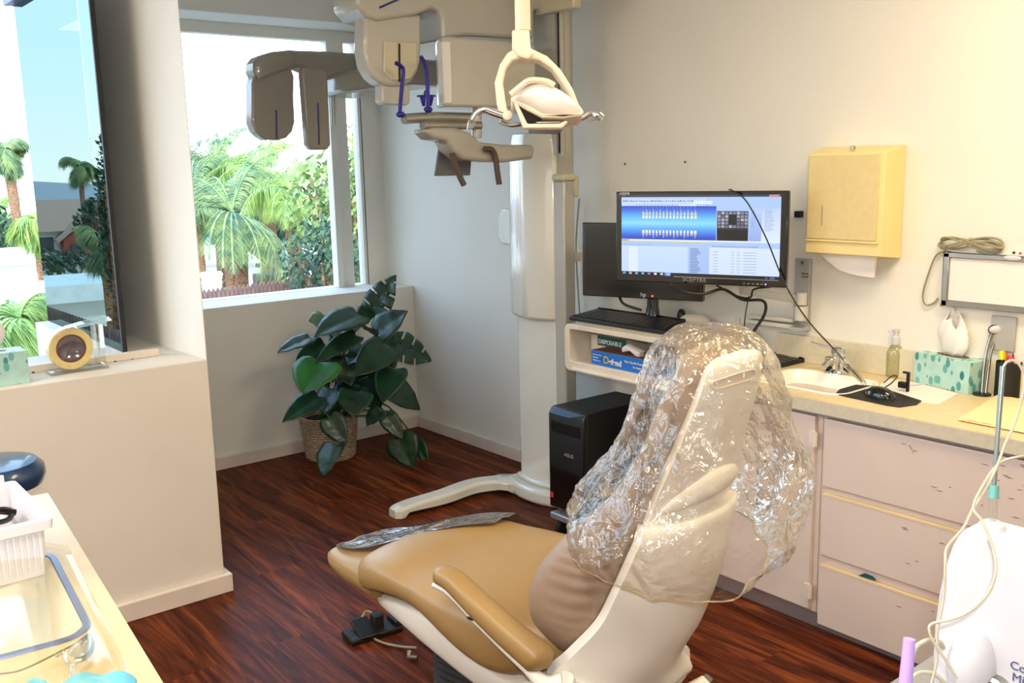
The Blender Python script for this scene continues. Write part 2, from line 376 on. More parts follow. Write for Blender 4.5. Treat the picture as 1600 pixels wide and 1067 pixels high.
# ------------------------------------------------------------------ outdoors
GZ = -3.6
mk('asphalt', (150, 146, 140), .9, var=.1, nscale=3); mk('stucco', (236, 232, 224), .8, var=.03); mk('roof white', (240, 240, 240), .7)
mk('roof shingle', (190, 150, 128), .85, var=.25, nscale=30); mk('fascia red', (140, 62, 50), .7); mk('fence wood', (112, 84, 76), .8, var=.2, nscale=12)
mk('fence white', (236, 234, 240), .7); mk('dark glass', (44, 56, 58), .15); mk('mountain', (176, 186, 202), 1, var=.03, nscale=.1)  # distance haze is put into the pale mountain colour
mk('palm green', (136, 150, 82), .5, var=.3, nscale=4, col2=(58, 92, 62)); mk('palm yellow', (160, 180, 84), .5, var=.3, nscale=4, col2=(98, 134, 62)); mk('palm dry', (170, 150, 70), .7, var=.3, nscale=4)
mk('foliage', (60, 90, 60), .6, var=.4, nscale=2, col2=(26, 50, 38)); mk('foliage light', (140, 158, 84), .6, var=.4, nscale=2, col2=(60, 94, 60))
mk('palm trunk', (160, 116, 82), .9, var=.4, nscale=16, bump=.8, bscale=30, stretch=(1, 1, 3)); mk('car paint', (60, 70, 80), .25, coat=.5)
struct('ground', box(B(), -90, 90, 6.5, 160, GZ-.2, GZ), 'asphalt', smooth=False)
def frond(bm, base, az, el, L, drop, n=16, leaf=.45, wid=.035):
    d = V((math.cos(az), math.sin(az), 0)); pts = []; e = el; p = V(base)
    for i in range(n+1):
        pts.append(p.copy()); p = p+(d*math.cos(e)+UP*math.sin(e))*(L/n); e -= drop/n*(1+i/n)
    side = V((-d.y, d.x, 0))
    for i in range(2, n+1):
        t = (pts[i]-pts[i-1]).normalized(); l = leaf*math.sin(math.pi*(.12+.8*i/n))
        for s in (-1, 1):
            for j in range(4):
                b0 = pts[i-1]+(pts[i]-pts[i-1])*(j/4); tip = b0+side*s*l*(.55+.2*random.random())+t*l*.5-UP*l*(.45+.5*random.random())
                w = t*wid*.24; mid = (b0+tip)/2+UP*l*.12
                v = [bm.verts.new(q) for q in (b0-w*.4, b0+w*.6, mid+w, tip, mid-w)]; bm.faces.new(v)
    for a, c in zip(pts, pts[1:]):
        w = side*.02; bm.faces.new([bm.verts.new(q) for q in (a-w, a+w, c+w*.7, c-w*.7)])
def palm(base, h, L, nf, label, m='palm green', tr=.14, leaf=.45, group=None, lean=V((0, 0, 0)), drop=1.7, wid=.035, skirt=True, elr=(-.5, 1.35)):
    top = base+UP*h+lean
    t = thing('palm_tree', base, label, 'palm tree', group)
    b = B(); pts = [base, base+(top-base)*.35+lean*.1, base+(top-base)*.7, top]; tube(b, pts, [tr*1.25, tr, tr*.9, tr*1.1], 12, 5); obj('trunk', b, 'palm trunk', t)
    b = B()
    for i in range(nf):
        az = i*2.399+random.random()*.3; el = elr[0]+(elr[1]-elr[0])*((i*.618) % 1); frond(b, top+UP*.05, az, el, L*(.8+.35*random.random()), drop*(.8+.5*random.random()), leaf=leaf, wid=wid)
    obj('crown', b, m, t, smooth=False)
    if skirt:
        b = B()
        for i in range(10): frond(b, top-UP*.1, i*.63, -.8, L*.45, .7, n=7, leaf=leaf*.6, wid=wid)
        obj('dry_fronds', b, 'palm dry', t, smooth=False)
    return t
def leafcloud(bm, c, r, n, s, squash=1):
    for i in range(n):
        d = V((random.gauss(0, 1), random.gauss(0, 1), random.gauss(0, 1))).normalized()*(random.random()**.4)
        d = V((d.x*r.x, d.y*r.y, d.z*r.z)); p = c+d*(1+.25*noise.noise(d*1.7))
        a = V((random.gauss(0, 1), random.gauss(0, 1), random.gauss(0, 1))).normalized(); u = a.orthogonal().normalized(); w = a.cross(u); k = s*(.6+.8*random.random())
        bm.faces.new([bm.verts.new(q) for q in (p-u*k, p-w*k*.45, p+u*k, p+w*k*.45)])
def tree(base, c, r, n, s, label, m='foliage', name='leafy_tree', cat='tree', group=None, tr=.12):
    t = thing(name, base, label, cat, group)
    b = B(); tube(b, [base, (base+c)/2+V((.1, 0, 0)), c], [tr, tr*.8, tr*.4], 8, 4)
    for i in range(4): tube(b, [(base*.35+c*.65), c+V((random.uniform(-1, 1)*r.x, random.uniform(-1, 1)*r.y, random.uniform(0, .7)*r.z))*.6], [tr*.5, tr*.15], 6, 3)
    obj('trunk', b, 'palm trunk', t); b = B(); leafcloud(b, c, r, n, s); obj('foliage', b, m, t, smooth=False); return t
def gz(u, v, d, z=None):   # point at depth d dropped to the ground
    p = PD(u, v, d); return V((p.x, p.y, GZ if z is None else z))
def mir(p): return V((2*XG-p.x, p.y, p.z))
# seen through window 2
p = PD(405, 335, 30); tree(gz(405, 430, 30), p, V((2.8, 1.5, 1.15)), 1600, .16, 'dark leafy tree mass behind the palm crowns', 'foliage')
p = PD(385, 335, 19); palm(gz(372, 455, 19), p.z-GZ, 1.95, 44, 'full feathery palm tree in the middle of the right window', 'palm green', .24, .42, drop=1.1, wid=.035)
p = PD(306, 300, 24); palm(gz(310, 420, 24), p.z-GZ, 1.8, 28, 'darker palm tree at the left edge of the right window', 'palm green', .2, .45, drop=1.1, wid=.035)
p = PD(470, 300, 23); palm(gz(462, 420, 23), p.z-GZ, 1.8, 32, 'yellow green palm crown right of the middle palm tree', 'palm yellow', .2, .45, drop=1.3, wid=.035)
p = PD(425, 268, 25); palm(gz(425, 420, 25), p.z-GZ, 2.1, 40, 'taller palm crown rising behind the middle palm tree', 'palm yellow', .2, .5, drop=1.3, wid=.035)
p = PD(350, 262, 26); palm(gz(350, 420, 26), p.z-GZ, 2.1, 38, 'tall palm crown behind and left of the middle palm tree', 'palm green', .2, .45, drop=1.0, wid=.035)
p = PD(520, 330, 18); tree(gz(520, 420, 18), p, V((.9, .9, 1.3)), 900, .10, 'small leafy tree behind the white window mullion', 'foliage light')
p = PD(508, 408, 13); tree(gz(508, 430, 13), p, V((.62, .6, .62)), 1500, .05, 'dense dark green shrub low at the right of the big window pane', 'foliage', 'leafy_shrub', 'shrub')
p = PD(556, 345, 14); tree(gz(556, 430, 14), p, V((.4, .6, 1.3)), 1500, .07, 'tall dark leafy tree in the narrow window pane', 'foliage light')
p = PD(325, 448, 17); tree(gz(330, 455, 17), p, V((.3, .3, .35)), 300, .05, 'little green shrub beside the palm trunk base', 'foliage light', 'leafy_shrub', 'shrub', tr=.04)
def building(name, c, sx, sy, h, label, wall='stucco', roof='roof white', wins=(), pitch=0, ang=0):
    t = thing(name, c, label, 'building'); u = V((math.cos(ang), math.sin(ang), 0)); w = V((-u.y, u.x, 0))
    obj('wall', obox(B(), c+UP*h/2, u, w, UP, sx, sy, h), wall, t, smooth=False)
    b = B()
    if pitch:
        a = [c+u*s*(sx/2+.4)+w*q*(sy/2+.4)+UP*h for s, q in ((-1, -1), (-1, 1))]; r1 = c-u*(sx/2+.4)+UP*(h+pitch)
        prism(b, [a[0], a[1], r1], u*(sx+.8))
    else: obox(b, c+UP*(h+.12), u, w, UP, sx+.5, sy+.5, .24)
    obj('roof', b, roof, t, smooth=False)
    for (a, z, ww, hh) in wins:
        f = obj('window', obox(B(), c+u*a-w*(sy/2+.02)+UP*z, u, w, UP, ww, .06, hh), 'stucco', t, smooth=False)
        obj('window_pane', obox(B(), c+u*a-w*(sy/2+.06)+UP*z, u, w, UP, ww*.8, .03, hh*.82), 'dark glass', f, smooth=False)
    return t
c = gz(430, 430, 36); building('low_building', c, 10, 5, PD(400, 412, 33).z-GZ, 'long low white building behind the palm trunks', wins=[(.2, 2.35, .7, .9), (-3, 2.2, .8, .8)], ang=-.66)
b = B(); c = gz(478, 440, 24); hz = PD(500, 432, 24).z-GZ
tag(obj('white_van', loft(B(), [superring(c+RIGHT*(-1.3+i*.26)+UP*(hz*.5), FWD*.9, UP*hz*.5*(.75 if i < 2 or i > 8 else 1), 16, .4) for i in range(11)]), 'roof white'), 'white rounded van roof parked before the low building', 'van')
tag(obj('utility_box', obox(B(), PD(422, 442, 20)-UP*.9, V((1, 0, 0)), V((0, 1, 0)), UP, .55, .5, 2.2), 'fence wood', bevel=.02), 'small brown utility box behind the window fence', 'utility box')
tag(obj('vent_pipe', lathe(B(), gz(331, 440, 16), [(.16, 0), (.16, PD(331, 425, 16).z-GZ-.1), (.19, PD(331, 425, 16).z-GZ-.05), (.17, PD(331, 425, 16).z-GZ)], 16), 'fence white'), 'thick white post standing left of the palm trunk', 'post')
def fence(a, c, h, label, m='fence wood', n=60):
    b = B(); d = (c-a)/n; t = V((-d.y, d.x, 0)).normalized()*.03
    for i in range(n): prism(b, [a+d*i+d*.08, a+d*i+d*.92, a+d*i+d*.92+UP*h, a+d*i+d*.5+UP*(h+.05), a+d*i+d*.08+UP*h], t)
    for z in (.35, .8): prism(b, [a+UP*h*z+t, c+UP*h*z+t, c+UP*(h*z+.08)+t, a+UP*(h*z+.08)+t], t)
    return tag(obj('picket_fence', b, m, smooth=False), label, 'fence')
a = gz(250, 462, 12); c = gz(620, 437, 15); hh = PD(400, 449, 13).z-GZ; fence(a, c, hh, 'dark reddish board fence below the right window view')
# seen straight through window 1
p = PD(30, 236, 30); palm(gz(42, 400, 30), p.z-GZ, 1.05, 38, 'tall slim fan palm against the white sky at far left', 'palm green', .16, .5, drop=2.4, skirt=False, wid=.07, lean=V((-.25, .0, 0)))
p = PD(5, 330, 34); palm(gz(8, 420, 34), p.z-GZ, 1.5, 30, 'bushy yellow palm behind the tall fan palm at far left', 'palm yellow', .22, .5)
p = PD(66, 345, 20); palm(gz(66, 430, 20), p.z-GZ, .75, 30, 'narrow green palm next to the tinted pane edge', 'palm yellow', .1, .5, drop=2.6)
p = PD(38, 505, 7.5); palm(gz(38, 560, 7.5), p.z-GZ, .55, 44, 'bright yellow green palm just below the left window', 'palm yellow', .09, .34, drop=2.2, wid=.016, skirt=False)
p = PD(15, 370, 32); tree(gz(10, 420, 32), p, V((1.3, 1, .9)), 500, .16, 'dark round tree behind the white wall at far left', 'foliage')
c = gz(25, 440, 26); building('white_building', c+V((0, 1, 0)), 9, 3, PD(40, 410, 26).z-GZ, 'plain pinkish white wall building at far left', wins=[], ang=.1)
c = gz(20, 470, 17); tag(obj('white_canopy', (lambda b: (obox(b, c+UP*(PD(30, 458, 17).z-GZ), V((1, 0, 0)), V((0, 1, 0)), UP, 2.2, 2.5, .12), obox(b, c+V((-.3, -1, (PD(30, 458, 17).z-GZ)/2)), V((1, 0, 0)), V((0, 1, 0)), UP, .12, .12, PD(30, 458, 17).z-GZ), b)[-1])(B()), 'roof white', smooth=False), 'white carport roof on a post below the far left wall', 'carport')
# seen in the mirror-coated return pane
c = mir(gz(95, 400, 40)); building('gabled_house', c, 12, 7, mir(PD(95, 362, 36)).z-GZ, 'brown roofed house with red gable mirrored in the tinted pane', 'stucco', 'roof shingle', wins=[(-1.5, 2.7, 1.2, .7), (1.0, 2.7, 1.2, .7), (-1.5, .9, 1.4, .9)], pitch=1.1, ang=.15)
b = B(); u = V((math.cos(.15), math.sin(.15), 0)); w = V((-u.y, u.x, 0)); hb = PD(95, 366, 36).z-GZ
hs = bpy.data.objects['gabled_house']; g0 = c-w*4.9-u*.55
prism(b, [g0-u*.85+UP*(hb-.75), g0+u*.85+UP*(hb-.75), g0+u*.85+UP*(hb-.2), g0+UP*(hb+.45), g0-u*.85+UP*(hb-.2)], w*1.6); obj('gable', b, 'fascia red', hs, smooth=False)
b = B(); prism(b, [g0-w*.1-u*1.05+UP*(hb-.3), g0-w*.1+UP*(hb+.52), g0-w*.1+u*1.05+UP*(hb-.3), g0-w*.1+u*1.05+UP*(hb-.2), g0-w*.1+UP*(hb+.66), g0-w*.1-u*1.05+UP*(hb-.2)], w*1.8); obj('gable_roof', b, 'roof shingle', hs, smooth=False)
for k_ in (-.38, .38): obj('window', obox(B(), g0-w*.03+u*k_+UP*(hb-.5), u, w, UP, .45, .05, .28), 'dark glass', hs, smooth=False)
p = PD(160, 350, 16); tree(mir(gz(160, 430, 16)), mir(p), V((.42, .42, .5)), 900, .06, 'dark tree clump mirrored in the tinted pane', 'foliage')
p = PD(134, 262, 24); palm(mir(gz(138, 400, 24)), p.z-GZ, .6, 20, 'slim palm mirrored in front of the hazy mountain', 'palm green', .06, .3, skirt=False)
p = PD(178, 345, 9); tree(mir(gz(180, 430, 9)), mir(p), V((.15, .2, .85)), 1300, .035, 'tall dark cypress mirrored beside the black seal', 'foliage', tr=.08)
p = PD(166, 385, 12); palm(mir(gz(172, 480, 12)), p.z-GZ, .38, 30, 'small palm with orange trunk mirrored in the tinted pane', 'palm green', .06, .25, drop=1.3)
p = PD(92, 408, 22); tree(mir(gz(95, 430, 22)), mir(p), V((1.3, .8, .3)), 500, .09, 'low dark hedge mirrored below the brown roofed house', 'foliage', 'hedge', 'hedge')
c = mir(gz(110, 480, 14)); building('small_shed', c, 1.6, 1.2, PD(110, 462, 14).z-GZ, 'small pale shed mirrored above the tape dispenser', wins=[], ang=.1)
a = mir(gz(70, 500, 10)); c = mir(gz(200, 500, 8)); fence(a, c, PD(120, 492, 9.5).z-GZ, 'red brown picket fence mirrored in the tinted pane', n=26)
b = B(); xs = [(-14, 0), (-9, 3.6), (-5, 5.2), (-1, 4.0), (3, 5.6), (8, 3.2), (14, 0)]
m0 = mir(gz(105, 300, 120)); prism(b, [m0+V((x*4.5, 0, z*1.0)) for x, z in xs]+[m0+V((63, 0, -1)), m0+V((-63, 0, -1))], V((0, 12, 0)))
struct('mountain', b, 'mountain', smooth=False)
# ------------------------------------------------------------------ panoramic x-ray unit
xo = PX(830, 760, 3.05); xo.z = 0
X = thing('dental_xray_unit', xo, 'tall white panoramic dental x-ray machine with hanging heads against the right wall', 'x-ray machine')
def polyY(pts, y): return [PY(u, v, y) for u, v in pts]
def polyX(pts, x): return [PX(u, v, x) for u, v in pts]
zc0 = PX(862, 503, 2.97).z; ya = PX(864, 500, 2.97).y; yb_ = PX(795, 490, 2.97).y; zc1 = PX(862, 205, 2.97).z
# glossy curved front cover
def bow(x, y0, y1, d, n=10): return [V((x-d*(1-(2*i/n-1)**2), y0+(y1-y0)*i/n, 0)) for i in range(n+1)]
rings = []
for z, ins in ((zc0, .01), (zc0+.012, .0), (zc0+.3, 0), (zc1-.1, 0), (zc1, .01)):
    rings.append([p+UP*z for p in bow(2.985+ins, ya+ins, yb_-ins, .045)]+[V((3.01, yb_-ins, z)), V((3.01, ya+ins, z))])
obj('front_cover', loft(B(), rings), 'white enamel', X, bevel=.006, ang=50)
XU = 2.99; yu0 = PX(868, 100, XU).y; yu1 = PX(834, 100, XU).y; yu2 = PX(873.5, 100, XU).y; yu3 = PX(877, 100, XU).y
obj('column', (lambda b: (box(b, XU, XU+.02, yu0, yu1, zc1-.1, ZC-.005), box(b, XU+.02, XU+.05, yu3, yu1, zc1-.1, ZC-.005), b)[-1])(B()), 'grey enamel', X)
obj('guide_slot', box(B(), XU+.014, XU+.0195, yu2, yu0-.0005, zc1-.1, ZC-.01), 'black matte', X)
obj('guide_rail', box(B(), XU, XU+.0195, yu3, yu2-.0005, zc1-.12, ZC-.01), 'grey enamel', X, bevel=.003)
obj('spine', box(B(), XU+.05, 3.20, yu0+.11, yu1+.06, .07, ZC-.01), 'grey enamel', X, bevel=.01)
rings = [[V((3.0, ya+.012, z)), V((3.0-.012, (ya+yb_)/2, z)), V((3.0, yb_-.03, z)), V((3.05, yb_-.03, z)), V((3.05, ya+.012, z))] for z in (.07, zc0+.02)]
obj('lower_panel', loft(B(), rings), 'white enamel', X, bevel=.01)
# fixed rail beside it with beige cap
XQ = 2.985
y0 = PX(882, 400, XQ).y; y1 = PX(865, 400, XQ).y; x1 = PY(899, 400, y0).x; zr = PX(872, 283, XQ).z
obj('rail', box(B(), XQ, x1, y0, y1-.002, .05, zr), 'grey enamel', X, bevel=.008)
cp = obj('rail_cap', box(B(), XQ-.006, x1+.006, y0-.006, y1, zr, zr+.032), 'beige enamel', X, bevel=.008)
lx0, lx1 = PY(885, 300, y0).x, PY(896, 300, y0).x
obj('label_plate', box(B(), lx0, lx1, y0-.003, y0-.0005, zr-.055, zr-.008), 'plate paint', cp)
obj('switch_box', box(B(), x1, x1+.03, y0+.0, y0+.05, zr-.075, zr+.02), 'beige enamel', X, bevel=.008)
obj('wall_strut', box(B(), XQ+.02, 3.312, y0+.03, y0+.06, 1.2, 1.24), 'grey enamel', X)
obj('side_pad', prism(B(), polyX([(777, 335), (784, 326), (800, 326), (800, 384), (784, 382), (777, 372)], 3.2), V((.05, 0, 0))), 'white enamel', X, bevel=.01)
# base and foot leg
b = B(); o = []
for i in range(9):
    t = i/8; o.append(V((2.955-.05*math.sin(math.pi*t), ya-.06+(yb_-ya+.1)*t, 0)))
prism(b, o+[V((3.28, yb_+.04, 0)), V((3.28, ya-.06, 0))], UP*.075)
obj('base', b, 'white enamel', X, bevel=.02, seg=3)
obj('base_collar', prism(B(), [p+V((.05, .0, .075)) for p in o[1:-1]]+[V((3.2, yb_-.01, .075)), V((3.2, ya+.02, .075))], UP*.025), 'white enamel', X, bevel=.01)
pth = catmull([PZ(820, 745, .06), PZ(775, 746, .075), PZ(735, 752, .075), PZ(690, 768, .072), PZ(640, 783, .06), PZ(612, 795, .045)], 4); rings = []
for i, p in enumerate(pth):
    t = (pth[min(i+1, len(pth)-1)]-pth[max(i-1, 0)]); t.z = 0; t.normalize(); n = V((-t.y, t.x, 0)); w = .05+(.03 if i < 4 else 0); f = i/(len(pth)-1)
    zl = .0 if f > .86 or f < .12 else .022
    if i == len(pth)-1: w *= .6
    rings.append([V((p.x, p.y, zl))+n*w, V((p.x, p.y, p.z-.012))+n*w, V((p.x, p.y, p.z))+n*w*.7, V((p.x, p.y, p.z))-n*w*.7, V((p.x, p.y, p.z-.012))-n*w, V((p.x, p.y, zl))-n*w])
obj('foot_leg', loft(B(), rings), 'white enamel', X, bevel=.004, ang=30)
# rotating arm carrying the heads
Y1 = 3.42
arm = [(556, -40), (558, 8), (573, 27), (592, 33), (655, 22), (676, 12), (686, 18), (691, 34), (692, 62), (727, 56), (800, 60), (835, 61), (836, 15), (896, 16), (897, -40)]
obj('overhead_arm', prism(B(), polyY(arm, Y1), V((0, .2, 0))), 'grey enamel', X, bevel=.018, seg=3)
a, c = PY(593, 12, Y1-.002), PY(627, -3, Y1-.002); obj('blue_stripe', tube(B(), [a, c], .004, 6, 0), 'ink navy' if 0 else 'blue ink', X)
zt1, zt0 = PY(760, 61, 3.34).z, PY(760, 168, 3.34).z
fpx = [PY(836, 100, 3.34), PY(712, 100, 3.34), PY(704, 100, 3.345), PY(692, 100, 3.37), PY(684, 100, 3.41), PY(681, 100, 3.46), PY(700, 100, 3.50), PY(836, 100, 3.50)]
g = obj('generator_head', loft(B(), [[V((p.x, p.y, z)) for p in fpx] for z in (zt0, zt1)]), 'grey enamel', X, bevel=.012, seg=3, ang=25)
obj('highlight_strip', loft(B(), [[V((p.x, p.y, z)) for p in [fpx[2]+V((-.0, -.003, 0)), fpx[3]+V((-.003, -.003, 0)), fpx[4]+V((-.004, -.002, 0)), fpx[4]+V((.01, .005, 0)), fpx[2]+V((.004, .006, 0))]] for z in (zt0+.015, zt1-.02)]), 'white enamel', g, bevel=.003)  # white strip stands in for the window reflection on the curved head
ya8, yb8 = PX(896, 8, 2.95).y, PX(836, 8, 2.95).y
obj('arm_bracket', box(B(), 2.95, 3.0, ya8, yb8, PX(880, 15, 2.95).z, 2.62), 'beige enamel', X, bevel=.008)
hd = [(570, 22), (569, 80), (574, 105), (583, 121), (596, 131), (612, 135), (630, 134), (643, 127), (653, 113), (658, 92), (659, 22)]
s = obj('sensor_head', prism(B(), polyY(hd, 3.44), V((0, .09, 0))), 'grey enamel', X, bevel=.014, seg=3)
obj('front_panel', prism(B(), polyY([(600, 64), (652, 66), (651, 108), (641, 124), (612, 126), (600, 112)], 3.432), V((0, .01, 0))), 'beige enamel', s, bevel=.004)
obj('sight_slot', prism(B(), polyY([(623, 68), (625.5, 68), (626, 128), (623.6, 128)], 3.428), V((0, .006, 0))), 'black matte', s)
obj('sensor_box', prism(B(), polyY([(597, 131), (641, 132), (641, 160), (636, 165), (602, 163), (597, 158)], 3.46), V((0, .06, 0))), 'grey enamel', X, bevel=.006)
mk('bar metal', (176, 172, 164), .22, metal=.7); mk('arm enamel', (168, 164, 154), .25, coat=.5)
Y2 = 3.36
obj('temple_bar', tube(B(), [PY(631, 186, Y2), PY(680, 183, Y2+.02), PY(740, 184, Y2+.05)], .021, 12), 'bar metal', X)
obj('temple_bar', tube(B(), [PY(660, 196, Y2), PY(700, 196, Y2+.02), PY(750, 196, Y2+.05)], .018, 12), 'bar metal', X)
obj('temple_rod', tube(B(), [PY(624, 181, Y2), PY(627, 145, Y2), PY(630, 112, Y2), PY(626, 103, Y2), PY(618, 98, Y2)], .0085, 8), 'blue plastic', X)
obj('temple_rod', tube(B(), [PY(668, 172, Y2), PY(668, 135, Y2), PY(666, 110, Y2), PY(662, 96, Y2), PY(657, 88, Y2)], .0085, 8), 'blue plastic', X)
obj('rod_knob', lathe(B(), PY(626, 179, Y2-.01), [(.006, -.018), (.012, -.01), (.012, .01), (.006, .018)], 10, V((1, 0, 0))), 'blue plastic', X)
obj('rod_knob', lathe(B(), PY(669, 171, Y2-.01), [(.006, -.018), (.012, -.01), (.012, .01), (.006, .018)], 10, V((1, 0, 0))), 'blue plastic', X)
obj('bite_cup', lathe(B(), PY(667, 166, Y2+.07), [(.02, 0), (.026, .02), (.03, .036), (.042, .038), (.04, .044), (.012, .046), (.01, .06), (.004, .068)], 14), 'blue plastic', X)
ch = [(664, 203), (680, 199), (712, 199), (736, 207), (752, 222), (790, 226), (834, 226), (836, 232), (835, 248), (790, 254), (752, 253), (724, 249), (708, 236), (700, 220), (678, 217)]
obj('chin_arm', prism(B(), polyY(ch, 3.33), V((0, .11, 0))), 'arm enamel', X, bevel=.016, seg=3)
obj('chin_post', tube(B(), [PY(745, 165, 3.43), PY(745, 215, 3.42)], .022, 14, 0), 'grey enamel', X)
obj('mirror_plate', prism(B(), polyY([(687, 228), (738, 234), (735, 274), (680, 275)], 3.45), V((0, .012, 0))), 'grey plastic', X, bevel=.003)
for pth in ([(706, 240), (713, 262), (719, 277), (725, 289)], [(757, 233), (768, 234), (774, 246), (777, 268), (780, 288)]):
    obj('handle', tube(B(), [PY(u, v, 3.31) for u, v in pth], .0125, 10), 'dark grip', X)
# cephalometric arm reaching across the window
Y3 = 4.35
cb = [(398, 112), (398, 98), (406, 88), (425, 81), (455, 78), (520, 80), (640, 90), (700, 95), (700, 135), (640, 131), (560, 128), (515, 126), (468, 106), (430, 113), (404, 124)]
obj('ceph_arm', prism(B(), polyY(cb, Y3), V((0, .12, 0))), 'ceph enamel', X, bevel=.02, seg=3)
cr = [(398, 98), (406, 88), (425, 81), (455, 78), (463, 84), (463, 104), (430, 113), (404, 124), (398, 112)]
obj('arm_cover', puff(B(), polyY(cr, Y3-.002), V((0, -.02, 0))), 'ceph enamel', X)
b = B(); prism(b, polyY([(640, 92), (700, 95), (700, 135), (640, 131)], 3.62), V((0, Y3-3.5, 0))); obj('ceph_arm_mount', b, 'ceph enamel', X, bevel=.02)
h1 = obj('ceph_head', prism(B(), polyY([(394, 130), (399, 112), (455, 106), (460, 120), (459, 150), (461, 190), (457, 205), (448, 215), (436, 219), (427, 217), (417, 219), (408, 214), (399, 205), (394, 192)], Y3+.02), V((0, .075, 0))), 'ceph enamel', X, bevel=.008, seg=3)
obj('blue_slit', prism(B(), polyY([(431, 172), (433, 172), (434, 217), (432, 217)], Y3+.016), V((0, .006, 0))), 'ink navy', h1)
h2 = obj('ceph_head', prism(B(), polyY([(472, 108), (476, 106), (508, 107), (512, 112), (517, 226), (512, 234), (487, 234), (481, 226)], Y3-.05), V((0, .05, 0))), 'ceph enamel', X, bevel=.012, seg=3)
obj('blue_slit', prism(B(), polyY([(496, 161), (498, 161), (500, 226), (498, 226)], Y3-.053), V((0, .006, 0))), 'ink navy', h2)
obj('ear_rod', tube(B(), [PY(519, 118, Y3+.03), PY(521, 197, Y3+.03)], .011, 8, 0), 'steel', X)
obj('ear_rod', tube(B(), [PY(524, 124, Y3+.04), PY(524, 180, Y3+.04)], .009, 8, 0), 'window vinyl', X)
obj('rod_bracket', prism(B(), polyY([(514, 114), (528, 115), (528, 128), (514, 127)], Y3+.02), V((0, .04, 0))), 'grey plastic', X)
# ------------------------------------------------------------------ monstera in basket
pb = PZ(525, 716, 0)
pb = V((pb.x-.0, pb.y+.06, 0))
T = thing('potted_monstera', pb, 'large leafy monstera plant in a woven basket in the window corner', 'potted plant')
rt = .172; hb = PD(525, 660, (pb-CAM).dot(FWD)).z
hb = min(max(hb, .26), .34)
obj('basket', lathe(B(), pb, [(.002, .0), (.135, .0), (.145, .01), (.158, hb*.5), (rt, hb-.015), (rt+.008, hb-.01), (rt+.008, hb), (rt-.01, hb), (rt-.012, hb-.04), (.002, hb-.05)], 40), 'wicker', T)
obj('soil', lathe(B(), pb, [(.002, hb-.035), (rt-.015, hb-.038), (rt-.015, hb-.045), (.002, hb-.046)], 24), 'soil', T)
def leaf(base, tip, wid, nrm, split=0, droop=.12, cup=.18, m='leaf'):
    """heart-shaped leaf; returns the mesh with fenestrated edge when split"""
    ax = tip-base; L = ax.length; ax = ax/L; n = (nrm-ax*nrm.dot(ax)).normalized(); sd = ax.cross(n)
    prof = [(-.10, .22), (-.12, .34), (-.06, .46), (.06, .54), (.2, .56), (.35, .53), (.5, .46), (.65, .37), (.8, .23), (.92, .10), (1.0, .0)]
    bm = B(); mid = []
    def P(t, s):
        w = s*wid; z = -droop*L*(max(t, 0)**2)+cup*abs(w)*.9-.9*cup*(w*w)/max(wid, .01)*.9+.004*math.sin(t*15+s*5)
        return base+ax*(L*t)+sd*w+n*z
    N = 4
    for s in (-1, 1):
        for i in range(len(prof)-1):
            (t0, w0), (t1, w1) = prof[i], prof[i+1]
            cut = split and 3 <= i <= 8
            sub = 3 if cut else 1
            for j in range(sub):
                if cut and j == 1 and i % 2 == (0 if s > 0 else 1): kmax = .45
                else: kmax = 1
                ta, tb = t0+(t1-t0)*j/sub, t0+(t1-t0)*(j+1)/sub; wa, wb = w0+(w1-w0)*j/sub, w0+(w1-w0)*(j+1)/sub
                for k in range(N):
                    f0, f1 = kmax*k/N, kmax*(k+1)/N
                    c0 = max(ta, 0); c1 = max(tb, 0)
                    pts = [P(c0+(ta-c0)*f0, s*wa*f0), P(c0+(ta-c0)*f1+.05*f1 if kmax == 1 else ta, s*wa*f1), P(c1+(tb-c1)*f1+.05*f1 if kmax == 1 else tb, s*wb*f1), P(c1+(tb-c1)*f0, s*wb*f0)]
                    if k: pts = [P(c0+(ta-c0)*f0+.05*f0, s*wa*f0), P(c0+(ta-c0)*f1+.05*f1, s*wa*f1), P(c1+(tb-c1)*f1+.05*f1, s*wb*f1), P(c1+(tb-c1)*f0+.05*f0, s*wb*f0)]
                    vs = [bm.verts.new(p) for p in pts]
                    try: bm.faces.new(vs)
                    except ValueError: pass
    bmesh.ops.remove_doubles(bm, verts=bm.verts, dist=5e-4)
    bmesh.ops.dissolve_degenerate(bm, edges=bm.edges, dist=1e-4)
    return obj('leaf', bm, m, T, solid=.0025, ang=60)
